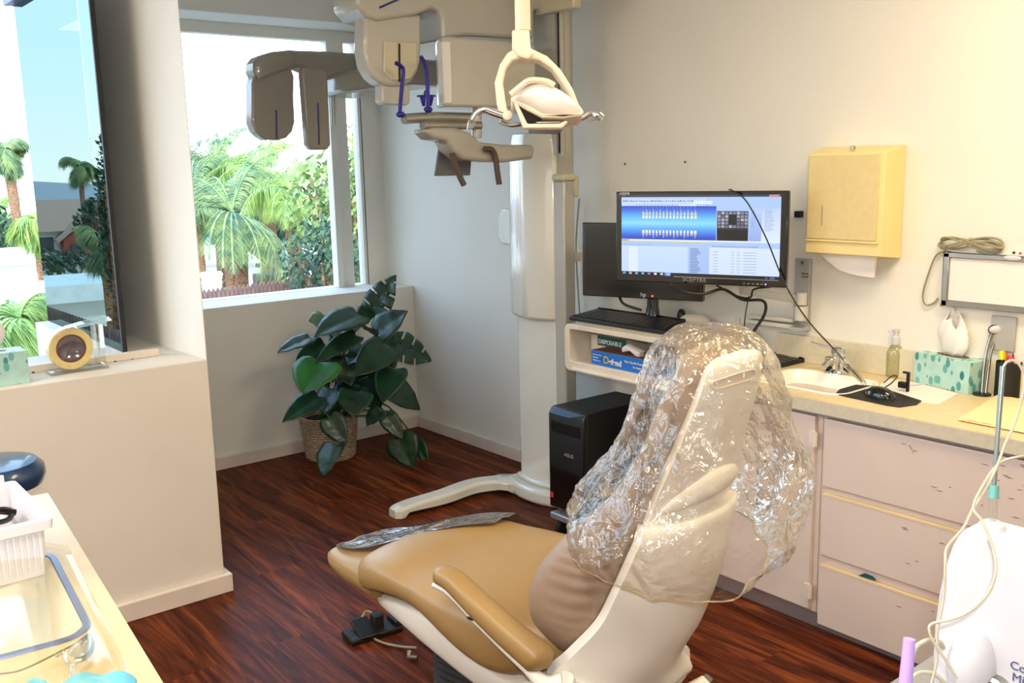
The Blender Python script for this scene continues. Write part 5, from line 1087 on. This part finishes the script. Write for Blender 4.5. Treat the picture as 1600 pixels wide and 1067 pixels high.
# boxes on the shelf
zi = zS+.045
g1 = PX(924, 573, XK+.06); bx_ = thing('glove_box', V((XK+.13, 2.8, zi)), 'blue cardboard box with white and yellow lettering on the cart shelf', 'box')
y1b = PX(924, 560, XK+.02).y; y0b = y1b-.36; zt_b = PX(924, 548, XK+.05).z-.0
zt_b = zi+.062
bb = obj('box', box(B(), XK+.02, XK+.12, y0b, y1b, zi, zt_b), 'box blue', bx_, bevel=.001)
obj('box_top', box(B(), XK+.021, XK+.119, y0b, y1b-.001, zt_b, zt_b+.001), 'box brown', bx_)
text('lettering', 'D', .045, V((XK+.0195, y1b-.075, zi+.014)), V((0, -1, 0)), UP, 'ink yellow', bx_)
text('lettering', 'efend', .034, V((XK+.0195, y1b-.108, zi+.014)), V((0, -1, 0)), UP, 'ink white', bx_, bold=.001)
for i, s in enumerate(('Non Latex Exam', 'Disposable', 'Ambidextrous')): text('small_print', s, .008, V((XK+.0195, y1b-.01, zi+.042-.012*i)), V((0, -1, 0)), UP, 'ink white', bx_)
text('small_print', 'Non Sterile Examination Gloves', .015, V((XK+.0195, y1b-.20, zi+.035)), V((0, -1, 0)), UP, 'ink white', bx_)
text('small_print', 'For Single Use', .011, V((XK+.0195, y1b-.25, zi+.018)), V((0, -1, 0)), UP, 'ink white', bx_)
y1c = yK1-.036
wb_ = thing('mask_box', V((XK+.25, y1c-.1, zi)), 'white and dark teal cardboard box reading DISPOSABLE behind the blue box', 'box')
obj('box', box(B(), XK+.127, XK+.26, y1c-.22, y1c, zi, zi+.105), 'box white', wb_, bevel=.001)
obj('side_band', box(B(), XK+.125, XK+.127, y1c-.22, y1c-.045, zi+.06, zi+.104), 'box teal', wb_)
text('lettering', 'DISPOSABLE', .026, V((XK+.1245, y1c-.052, zi+.07)), V((0, -1, 0)), UP, 'ink white', wb_, bold=.0006)
b = B(); rs_ = [superring(V((XK+.07, y1b-.16-.02*i, zt_b+.018+.01*math.sin(i))), V((.026, 0, 0)), UP*(.014+.004*math.sin(i*2)), 10, .7) for i in range(6)]
tag(obj('crumpled_wrapper', loft(b, rs_), 'paper'), 'crumpled white wrapper on top of the blue box', 'wrapper')
b = B(); obox(b, V((XK+.075, y1b-.31, zt_b+.0135)), V((0, 1, 0)), V((1, 0, 0)), UP, .07, .05, .024); tag(obj('hand_scanner', b, 'black plastic', bevel=.01), 'black handheld gadget on the blue box at the shelf end', 'gadget')
# cables round the monitors
def cable(pts, r_, m, label, name='cable'): return tag(obj(name, tube(B(), pts, r_, 7, 7), m), label, 'cable')
d_ = 3.13
cable([mc-n*.01+up*(H_/2+.004)+r*W_*.17, mc+n*.012+up*(H_/2+.002)+r*W_*.20, mc+n*.012+up*H_*.39+r*W_*.28, mc+n*.012+up*H_*.02+r*W_*.39, mc+n*.014-up*H_*.45+r*W_*.50, PD(1262, 500, 3.52), PD(1310, 553, 3.42), PZ(1347, 596, ZT+.012)], .0028, 'cable black', 'long thin black cable hanging from the lit monitor down to the mouse pad')
tag(obj('camera_wand', (lambda b: (tube(b, [PD(1306, 550, 3.43), PD(1327, 574, 3.38), PZ(1352, 600, ZT+.012)], [.018, .012, .008], 10, 4), b)[-1])(B()), 'clear acrylic'), 'clear sleeved dental camera wand leaning behind the mouse', 'camera wand')
dz = PD(1120, 455, 3.792)
cable([PD(1048, 444, 3.756), PD(1070, 456, 3.780), PD(1100, 459, 3.780), PD(1130, 452, 3.792), PD(1160, 468, 3.792), PD(1192, 470, 3.768), PD(1195, 490, 3.744), PD(1176, 520, 3.660)], .006, 'cable black', 'thick black cable looping under the lit monitor')
cable([PD(1120, 446, 3.768), PD(1150, 462, 3.792), PD(1172, 465, 3.792), PD(1178, 452, 3.768), PD(1205, 448, 3.744)], .004, 'cable black', 'short black cable at the lower right corner of the lit monitor')
cable([PD(1170, 463, 3.780), PD(1165, 490, 3.756), PD(1162, 518, 3.696)], .0025, 'cable black', 'thin black wire dropping beside the thick looped cable')
cable([V((3.29, PX(905, 310, 3.29).y, PX(905, 310, 3.29).z)), V((3.295, PX(900, 380, 3.295).y, PX(900, 380, 3.295).z)), V((3.295, PX(903, 450, 3.295).y, PX(903, 450, 3.295).z)), V((3.295, PX(906, 500, 3.295).y, .9)), V((3.295, PX(912, 600, 3.295).y, .6))], .004, 'cable grey', 'grey wire running down the wall behind the x-ray rail')
cable([mc2-n2*.03-up2_*H2*.4-r2*.12, mc2-n2*.04-up2_*(H2/2+.03)-r2*.10, mc2-n2*.06-up2_*(H2/2+.06)-r2*.02], .006, 'cable black', 'short black cable behind the dark monitor stand')
# ------------------------------------------------------------------ window ledge things
zl = ZP+.028
o = PY(-6, 588, 3.785); 
tp = PY(52, 571, 3.66); 
tissue_box('tissue_box', V((tp.x-.262, 3.60, ZP)), V((1, 0, 0)), V((0, 1, 0)), .235, .115, .115, 'teal leaf-patterned tissue box on the window ledge at the left edge', th=.12)
pr = PY(118, 576, 3.70)
td = thing('tape_dispenser', V((pr.x, 3.71, ZP)), 'clear acrylic tape dispenser holding a big roll of tape on the ledge', 'tape dispenser')
s_ = (3.70)/FL*.98
p0 = PY(75, 582, 3.70); p1 = PY(165, 568, 3.70); xw = p1.x-p0.x
obj('base', box(B(), p0.x, p1.x, 3.66, 3.75, ZP, ZP+.012), 'clear acrylic', td, bevel=.003)
obj('post', box(B(), p1.x-.03, p1.x-.004, 3.67, 3.74, ZP+.012, ZP+.165), 'clear acrylic', td, bevel=.003)
obj('top_blade', prism(B(), [V((p0.x+.02, 3.67, ZP+.13)), V((p0.x+.08, 3.67, ZP+.165)), V((p1.x+.02, 3.67, ZP+.19)), V((p1.x+.03, 3.67, ZP+.175)), V((p0.x+.09, 3.67, ZP+.157))], V((0, .07, 0))), 'clear acrylic', td, bevel=.002)
mk('hub glass', (96, 84, 92), .08, coat=1)
rc = V((pr.x-.012, 3.68, ZP+.088)); ay_ = V((0, 1, 0))
rl = obj('tape_roll', lathe(B(), rc, [(.052, 0), (.076, 0), (.076, .05), (.052, .05), (.052, 0)], 48, ay_), 'tape roll', td)
obj('core', lathe(B(), rc+ay_*.001, [(.047, 0), (.052, 0), (.052, .049), (.047, .049), (.047, 0)], 40, ay_), 'tape core', td)
obj('hub', lathe(B(), rc+ay_*.004, [(.001, .012), (.03, .010), (.046, 0), (.046, .03), (.001, .03)], 32, ay_), 'hub glass', td)
# ------------------------------------------------------------------ stool beyond the near counter
sc_ = PY(8, 742, 3.05); st = thing('stool', V((sc_.x, sc_.y, 0)), 'round dark blue padded stool behind the white bin', 'stool')
R_ = (PY(72, 745, 3.05).x-sc_.x)
R_ = max(.14, min(.19, R_))
zc_ = sc_.z+.0
cs2 = V((PY(72, 745, 3.05).x-R_, 3.05, 0))
obj('seat', lathe(B(), cs2, [(.001, zc_-.03), (R_*.92, zc_-.028), (R_, zc_), (R_*.98, zc_+.022), (R_*.85, zc_+.042), (R_*.5, zc_+.05), (.001, zc_+.052)], 40), 'stool vinyl', st)
obj('post', lathe(B(), cs2, [(.025, .08), (.025, zc_-.03)], 16), 'chrome', st)
for i in range(5):
    a = i*2*math.pi/5; d0 = V((math.cos(a), math.sin(a), 0)); obj('leg', tube(B(), [cs2+UP*.09, cs2+d0*.13+UP*.085, cs2+d0*.24+UP*.06], [.02, .016, .012], 8, 3), 'black plastic', st)
    obj('caster', ell(B(), cs2+d0*.24+UP*.026, V((.026, 0, 0)), V((0, .012, 0)), V((0, 0, .026)), 8, 12), 'black plastic', st)
# ------------------------------------------------------------------ near counter with sink
ZN = .85
e0, e1 = PZ(75, 770, ZN), PZ(257, 1070, ZN); ed = (e1-e0).normalized(); en = V((ed.y, -ed.x, 0)); en = en if en.x < 0 else -en   # en points away into the counter (left)
near = e0+ed*1.9
nc = thing('near_counter', V((e0.x-.3, 1.6, 0)), 'pale yellow counter cabinet with a sunken sink at the lower left', 'counter')
Wd = .60
sk0 = [PZ(u_, v_, ZN) for u_, v_ in ((80, 880), (135, 972), (118, 1000), (0, 1038))]
inn = (PZ(133, 972, ZN)-e0).dot(en)            # distance of sink side from the edge
s1 = (PZ(84, 884, ZN)-e0).dot(ed); s2 = (PZ(125, 995, ZN)-e0).dot(ed)
def NL(s, t, z=ZN): p = e0+ed*s+en*t; return V((p.x, p.y, z))
sa, sb, ta, tb_ = s2-.46, s2, inn, inn+.42
holen = [NL((sa+sb)/2+x, (ta+tb_)/2+y) for x, y in rrect(sb-sa, tb_-ta, .05, 6)]
obj('worktop', plate_hole(B(), [NL(-.0, 0), NL(-.0, Wd), NL(1.9, Wd), NL(1.9, 0)], holen, ZN-.035, ZN), 'laminate', nc, smooth=False)
obj('carcass', prism(B(), [NL(.02, .02, .09), NL(.02, Wd, .09), NL(1.88, Wd, .09), NL(1.88, .02, .09)], UP*.52), 'cabinet paint', nc, smooth=False)
obj('apron', prism(B(), [NL(.02, .02, .61), NL(.02, .035, .61), NL(1.88, .035, .61), NL(1.88, .02, .61)], UP*(ZN-.035-.61)), 'cabinet paint', nc, smooth=False)
obj('plinth', prism(B(), [NL(.05, .07, 0), NL(.05, Wd, 0), NL(1.85, Wd, 0), NL(1.85, .07, 0)], UP*.09), 'metal strip', nc, smooth=False)
def nring(dd, r_, z): return [NL((sa+sb)/2+x, (ta+tb_)/2+y, ZN+z) for x, y in rrect(sb-sa+dd, tb_-ta+dd, r_, 6)]
sn = thing('sink', NL((sa+sb)/2, (ta+tb_)/2, ZN-.18), 'cream sink with bluish metal rim in the lower left counter', 'sink')
obj('rim', loft(B(), [nring(-.004, .048, -.004), nring(.018, .06, .0004), nring(.014, .058, .004), nring(-.008, .048, .0045), nring(-.012, .045, .001), nring(-.012, .045, -.004)], cap=False), 'sink rim', sn)
obj('basin', loft(B(), [nring(-.012, .045, .002), nring(-.03, .045, -.01), nring(-.07, .05, -.13), nring(-.13, .06, -.165), nring(-.25, .05, -.17), nring(-.36, .02, -.171)], cap=False), 'sink enamel', sn)
# white ribbed bin with black glasses
bq = PZ(80, 896, ZN+.005); hbn = .135
br_ = PZ(80, 896, ZN+.005); bl2 = PZ(0, 917, ZN+.005); ub = (br_-bl2).normalized(); vb = V((-ub.y, ub.x, 0)); vb = vb if vb.y > 0 else -vb
bn = thing('storage_bin', V((br_.x, br_.y, ZN+.005))-ub*.12+vb*.1, 'white ribbed plastic bin with a flared rim on the lower left counter', 'storage bin')
ztop_b = .0
for hh_ in range(10, 30):
    pass
dd_ = (br_-CAM).dot(FWD); hbn = (896-806)*dd_/FL*1.01
def binring(x0, x1, y0_, y1_, z, n=5, rr_=.012):
    cx_, cy_ = (x0+x1)/2, (y0_+y1_)/2; return [V((br_.x, br_.y, ZN+.005+z))+ub*(cx_+x)+vb*(cy_+y) for x, y in rrect(x1-x0, y1_-y0_, rr_, 4)]
LX, LY = .30, .30
obj('body', loft(B(), [binring(-LX+.01, -.008, .008, LY-.008, .004), binring(-LX+.008, -.006, .006, LY-.006, 0), binring(-LX, 0, 0, LY, hbn), binring(-LX+.003, -.003, .003, LY-.003, hbn), binring(-LX+.012, -.010, .010, LY-.010, .006)]), 'basket plastic', bn, ang=30)
obj('rim', loft(B(), [binring(-LX+.002, -.002, .002, LY-.002, hbn-.02), binring(-LX-.012, .012, -.012, LY+.012, hbn-.02), binring(-LX-.014, .014, -.014, LY+.014, hbn), binring(-LX-.005, .004, -.004, LY+.004, hbn+.003), binring(-LX+.003, -.003, .003, LY-.003, hbn)], cap=False), 'basket plastic', bn, ang=30)
b = B()
for i in range(24):
    c0 = V((br_.x, br_.y, ZN+.005))-ub*(.012+i*.0118)+vb*.003; prism(b, [c0+UP*.01, c0-ub*.004+UP*.01, c0-ub*.004+UP*(hbn-.024)-vb*.003, c0+UP*(hbn-.024)-vb*.003], -vb*.0022)
obj('ribs', b, 'basket plastic', bn, smooth=False)
for i in range(2):
    b = B(); prism(b, [V((br_.x, br_.y, ZN+.005))-ub*(.05+.13*i-.04)+vb*LY+UP*hbn, V((br_.x, br_.y, ZN+.005))-ub*(.05+.13*i-.04)+vb*LY+UP*(hbn+.02), V((br_.x, br_.y, ZN+.005))-ub*(.05+.13*i+.01)+vb*LY+UP*(hbn+.03), V((br_.x, br_.y, ZN+.005))-ub*(.05+.13*i+.01)+vb*LY+UP*hbn], vb*.003)
    if i == 0: obj('handle_tab', b, 'basket plastic', bn)
gc = V((br_.x, br_.y, ZN+.005+hbn-.02))-ub*.10+vb*.14
gl = thing('safety_glasses', gc, 'black framed glasses lying in the white bin', 'glasses')
def eye(c, s): 
    b = B(); o = [c+ub*(x*s)+UP*(y*.45*1.0)+vb*(y*.4) for x, y in rrect(.062, .045, .018, 4)]; tube(b, o+[o[0]], .006, 8, 0); return b
obj('frame', (lambda b: (tube(b, [gc+ub*.075, gc+ub*.03+UP*.014, gc-ub*.03+UP*.018, gc-ub*.09+UP*.012], .007, 8, 4), b)[-1])(eye(gc+ub*.035, 1)), 'black gloss', gl)
obj('frame', eye(gc-ub*.035, 1), 'black gloss', gl)
obj('temple', tube(B(), [gc+ub*.07, gc+ub*.075+vb*.04-UP*.004, gc+ub*.06+vb*.08-UP*.01], .005, 8, 4), 'black gloss', gl)
obj('lining', obox(B(), gc-UP*.035, ub, vb, UP, .001, .001, .001), 'basket plastic', gl) if 0 else None
b = B(); obox(b, V((br_.x, br_.y, ZN+.005+.006+(hbn-.05)/2))-ub*LX/2+vb*LY/2, ub, vb, UP, LX-.05, LY-.05, hbn-.05)
tag(obj('foam_liner', b, 'tissue', bevel=.01), 'white padding filling the bin under the black glasses', 'liner')
# clear splash guard, goggles and glove on the near counter
def zc2(u_, v_, z): return PZ(u_, v_, z)
g0 = [PZ(107, 858, ZN+.012), PZ(140, 925, ZN+.012), PZ(170, 985, ZN+.012), PZ(198, 1040, ZN+.012), PZ(204, 1075, ZN+.012)]
P_ = catmull(g0, 4); rings = []
for i, p in enumerate(P_):
    rings.append([p+en*(.30*k/12)+UP*(.055*math.sin(math.pi*min(1, .12+k/12*.8))-.012) for k in range(13)])
tag(obj('splash_guard', loft(B(), rings, closed=False, cap=False), 'guard plastic', solid=.0015), 'curved clear plastic guard resting over the lower left sink', 'splash guard')
gz_ = .012
tg = thing('loupes', PZ(110, 1035, ZN+gz_), 'clear plastic eye loupes with wire arm beside the lower left sink', 'loupes')
obj('lens', puff(B(), [PZ(u_, v_, ZN+gz_+.012) for u_, v_ in ((108, 1012), (122, 1002), (138, 996), (142, 1006), (140, 1020), (130, 1029), (118, 1030), (106, 1022))], UP*.008, 3), 'clear acrylic', tg)
obj('lens_rim', tube(B(), [PZ(u_, v_, ZN+gz_+.012) for u_, v_ in ((126, 1003), (138, 994), (143, 1003), (141, 1018), (132, 1028), (118, 1032))], .005, 8, 5), 'steel', tg)
obj('wire_arm', tube(B(), [PZ(u_, v_, ZN+gz_+.010) for u_, v_ in ((118, 1006), (90, 1020), (50, 1040), (25, 1049), (0, 1053), (-20, 1056))], .0018, 6, 5), 'steel', tg)
obj('side_arm', tube(B(), [PZ(u_, v_, ZN+gz_+.012) for u_, v_ in ((88, 1024), (98, 1018), (104, 1032), (112, 1042), (112, 1056), (108, 1075))], .004, 8, 5), 'clear acrylic', tg)
b = B(); rings = []; gcen = PZ(122, 1092, ZN); ga = -(PZ(185, 1062, ZN)-PZ(75, 1072, ZN)).normalized(); gb_ = V((-ga.y, ga.x, 0))
for i in range(11):
    s = i/10; w_ = .022*(.35+math.sin(math.pi*min(1, s+.15)))*1.0; h_ = .010+.012*abs(math.sin(s*9)); rings.append([gcen+ga*(-.09+.17*s)+gb_*(math.cos(a)*w_+.008*math.sin(s*11))+UP*(h_+math.sin(a)*h_*.9+.001+.003*math.sin(a*3+i)) for a in [2*math.pi*k/14 for k in range(14)]])
gv = thing('latex_glove', gcen, 'crumpled pale blue disposable glove at the bottom left corner', 'glove')
obj('palm', loft(b, rings), 'glove', gv, sub=1)
for i in range(4):
    a0 = gcen+ga*(.06+.008*i)+gb_*(-.02+.012*i)+UP*.012; obj('finger', tube(B(), [a0, a0+ga*(.02+.01*(i % 2))+gb_*.005+UP*.006, a0+ga*.04+gb_*(.012-.004*i)-UP*.002], [.008, .0075, .004], 8, 4), 'glove', gv)
# ------------------------------------------------------------------ white device at lower right
XD = 1.22
fr = [PX(u_, v_, XD) for u_, v_ in ((1501, 829), (1488, 852), (1476, 885), (1467, 925), (1460, 975), (1457, 1020), (1458, 1067), (1463, 1110))]
zb_ = fr[-1].z; yR_ = PX(1700, 880, XD).y
xt = PY(1531, 810, fr[0].y).x
fr2 = fr+[V((XD, yR_, zb_)), V((XD, yR_, fr[0].z))]
dv = thing('nitrous_flowmeter', V((XD+.06, (fr[0].y+yR_)/2, zb_)), 'white boxy dental device with dome and tubes at the lower right', 'dental device')
obj('body', prism(B(), fr2, V((.075, 0, 0))), 'device white', dv, bevel=.004, seg=3)
dc = PX(1522, 1040, XD)
obj('dome', ell(B(), V((XD-.004, dc.y, dc.z)), V((.04, 0, 0)), V((0, .030, 0)), V((0, 0, .056)), 12, 24), 'device white', dv)
kn = PX(1558, 1078, XD); obj('knob', lathe(B(), kn, [(.022, 0), (.022, .014), (.018, .018), (.001, .018)], 24, V((-1, 0, 0))), 'steel', dv)
tx = PX(1578, 1043, XD-.0005); text('lettering', 'Com', .016, tx, V((0, -1, 0)), UP, 'ink navy', dv)
tx = PX(1581, 1062, XD-.0005); text('lettering', 'Min', .016, tx, V((0, -1, 0)), UP, 'ink navy', dv)
ct_ = thing('equipment_cart', V((XD+.06, (fr[0].y+yR_)/2, 0)), 'grey cart carrying the white dental device at lower right', 'cart')
ycm = (fr[0].y+yR_)/2
obj('shelf', box(B(), XD-.10, XD+.22, yR_-.05, fr[0].y+.10, zb_-.02, zb_), 'cart grey', ct_, bevel=.004)
for x_ in (XD-.08, XD+.20):
    for y_ in (yR_-.03, fr[0].y): obj('leg', box(B(), x_-.012, x_+.012, y_-.012, y_+.012, 0, zb_-.02), 'cart grey', ct_, bevel=.002)
# pole with connector and clear tubes
pd_ = PX(1550, 820, XD+.04); dpt = (pd_-CAM).dot(FWD)
mk('pole green', (136, 150, 146), .25, metal=.5); mk('collar green', (110, 176, 166), .3)
iv = thing('suction_pole', pd_, 'thin grey green pole with clear tube rising from the white device', 'pole')
obj('socket', lathe(B(), pd_-UP*.004, [(.018, 0), (.016, .006), (.009, .010)], 16), 'device white', iv)
obj('connector', tube(B(), [PD(1551, 820, dpt), PD(1552, 776, dpt)], .005, 10, 0), 'clear acrylic', iv)
obj('collar', tube(B(), [PD(1552, 778, dpt), PD(1553, 758, dpt)], .0065, 10, 0), 'collar green', iv)
obj('pole', tube(B(), [PD(1553, 762, dpt), PD(1558, 690, dpt), PD(1567, 572, dpt)], [.003, .003, .0038], 10, 4), 'pole green', iv)
def ctube(pts, lab, m='cable clear', r_=.0018): return tag(obj('clear_tube', tube(B(), pts, r_, 7, 7), m), lab, 'tube', 'clear tubes around the white device')
ctube([PD(1567, 575, dpt), PD(1573, 566, dpt), PD(1583, 563, dpt), PD(1594, 572, dpt), PD(1600, 590, dpt), PD(1598, 615, dpt-.01), PD(1586, 660, dpt-.02), PD(1570, 695, dpt-.03), PD(1555, 735, dpt-.04), PD(1535, 772, dpt-.05), PD(1520, 795, dpt-.05), PD(1505, 825, dpt-.06), PD(1480, 855, dpt-.07), PD(1477, 880, dpt-.08), PD(1475, 930, dpt-.08), PD(1465, 985, dpt-.08), PD(1464, 1030, dpt-.08), PD(1455, 1070, dpt-.08)], 'long clear tube looping over the pole top and down past the white device')
ctube([PD(1620, 712, dpt), PD(1590, 714, dpt-.02), PD(1560, 725, dpt-.03), PD(1535, 760, dpt-.05), PD(1521, 793, dpt-.06), PD(1535, 815, dpt-.07), PD(1551, 855, dpt-.08), PD(1556, 890, dpt-.09), PD(1545, 925, dpt-.09), PD(1515, 955, dpt-.09), PD(1485, 968, dpt-.09), PD(1455, 975, dpt-.09), PD(1453, 990, dpt-.09), PD(1462, 1008, dpt-.09), PD(1480, 1035, dpt-.09), PD(1495, 1060, dpt-.09)], 'clear tube crossing the front face of the white device in a wide loop')
ctube([PD(1424, 1030, dpt-.02), PD(1432, 1010, dpt-.02), PD(1450, 1000, dpt-.02), PD(1468, 1003, dpt-.01), PD(1474, 1012, dpt)], 'short thick clear tube arching beside the lilac tip', 'cable clear', .003)
ctube([PD(1424, 1058, dpt-.02), PD(1440, 1050, dpt-.02), PD(1462, 1054, dpt-.02), PD(1478, 1070, dpt-.02)], 'lower pale tube arching at the bottom edge beside the lilac tip', 'cable clear', .003)
b = B(); pA_ = PD(1421, 998, dpt-.05); pB_ = PD(1412, 1100, dpt-.05); pB_ = pA_+(pB_-pA_)*((pA_.z-zb_-.001)/(pA_.z-pB_.z)); tube(b, [pA_, (pA_+pB_)/2, pB_], [.0075, .0088, .0092], 16, 0); tag(obj('suction_tip', b, 'lilac'), 'lilac plastic suction tube standing at the bottom right edge', 'suction tube')
# ------------------------------------------------------------------ light
def area(name, loc, rot, sx, sy, power, col, spread=180):
    l = bpy.data.lights.new(name, 'AREA'); l.shape = 'RECTANGLE'; l.size = sx; l.size_y = sy; l.energy = power; l.color = col
    o = bpy.data.objects.new(name, l); C.objects.link(o); o.location = loc; o.rotation_euler = rot; return o
for i, (x, y) in enumerate(((2.3, .8), (.2, .9), (-1.2, 3.0))):
    area('ceiling_and_fill_lamp', V((x, y, ZC-.03)), (0, 0, 0), .6, 1.2, (47, 38, 62)[i], ((1.0, .82, .52), (1.0, .9, .76), (1, .94, .86))[i])  # the last one is an added fill to brighten the pillar face
# the photographer's flash, just above and right of the lens
fl = bpy.data.lights.new('camera_flash', 'AREA'); fl.shape = 'RECTANGLE'; fl.size = .09; fl.size_y = .05; fl.energy = 21; fl.color = (1, .98, .97)
fo_ = bpy.data.objects.new('camera_flash', fl); C.objects.link(fo_); fo_.matrix_world = Matrix.Translation(CAM+UP*.10+RIGHT*.03-FWD*.02) @ R3.to_4x4()
sun = bpy.data.lights.new('sun', 'SUN'); sun.energy = 5.0; sun.angle = .01; sun.color = (1, .94, .84); so_ = bpy.data.objects.new('sun', sun); C.objects.link(so_)
so_.rotation_euler = V((.55, .62, -.55)).to_track_quat('-Z', 'Y').to_euler()
w = bpy.data.worlds.new('sky'); bpy.context.scene.world = w; w.use_nodes = True; nt = w.node_tree; N = nt.nodes; L = nt.links
bg = N['Background']; tc = N.new('ShaderNodeTexCoord'); sx = N.new('ShaderNodeSeparateXYZ'); L.new(tc.outputs['Generated'], sx.inputs[0])
cr = N.new('ShaderNodeValToRGB'); e = cr.color_ramp.elements; e[0].position = 0; e[0].color = (.80, .84, .88, 1); e[1].position = .7; e[1].color = (.42, .66, 1.0, 1); x = e.new(.12); x.color = (.62, .80, 1.0, 1)
L.new(sx.outputs['Z'], cr.inputs[0]); L.new(cr.outputs[0], bg.inputs[0]); bg.inputs[1].default_value = 5.8
sc0 = bpy.context.scene; sc0.view_settings.view_transform = 'Standard'; sc0.view_settings.look = 'None'; sc0.view_settings.gamma = 1; sc0.view_settings.use_curve_mapping = False; sc0.view_settings.exposure = 0
sc0.cycles.max_bounces = 10; sc0.cycles.transparent_max_bounces = 24
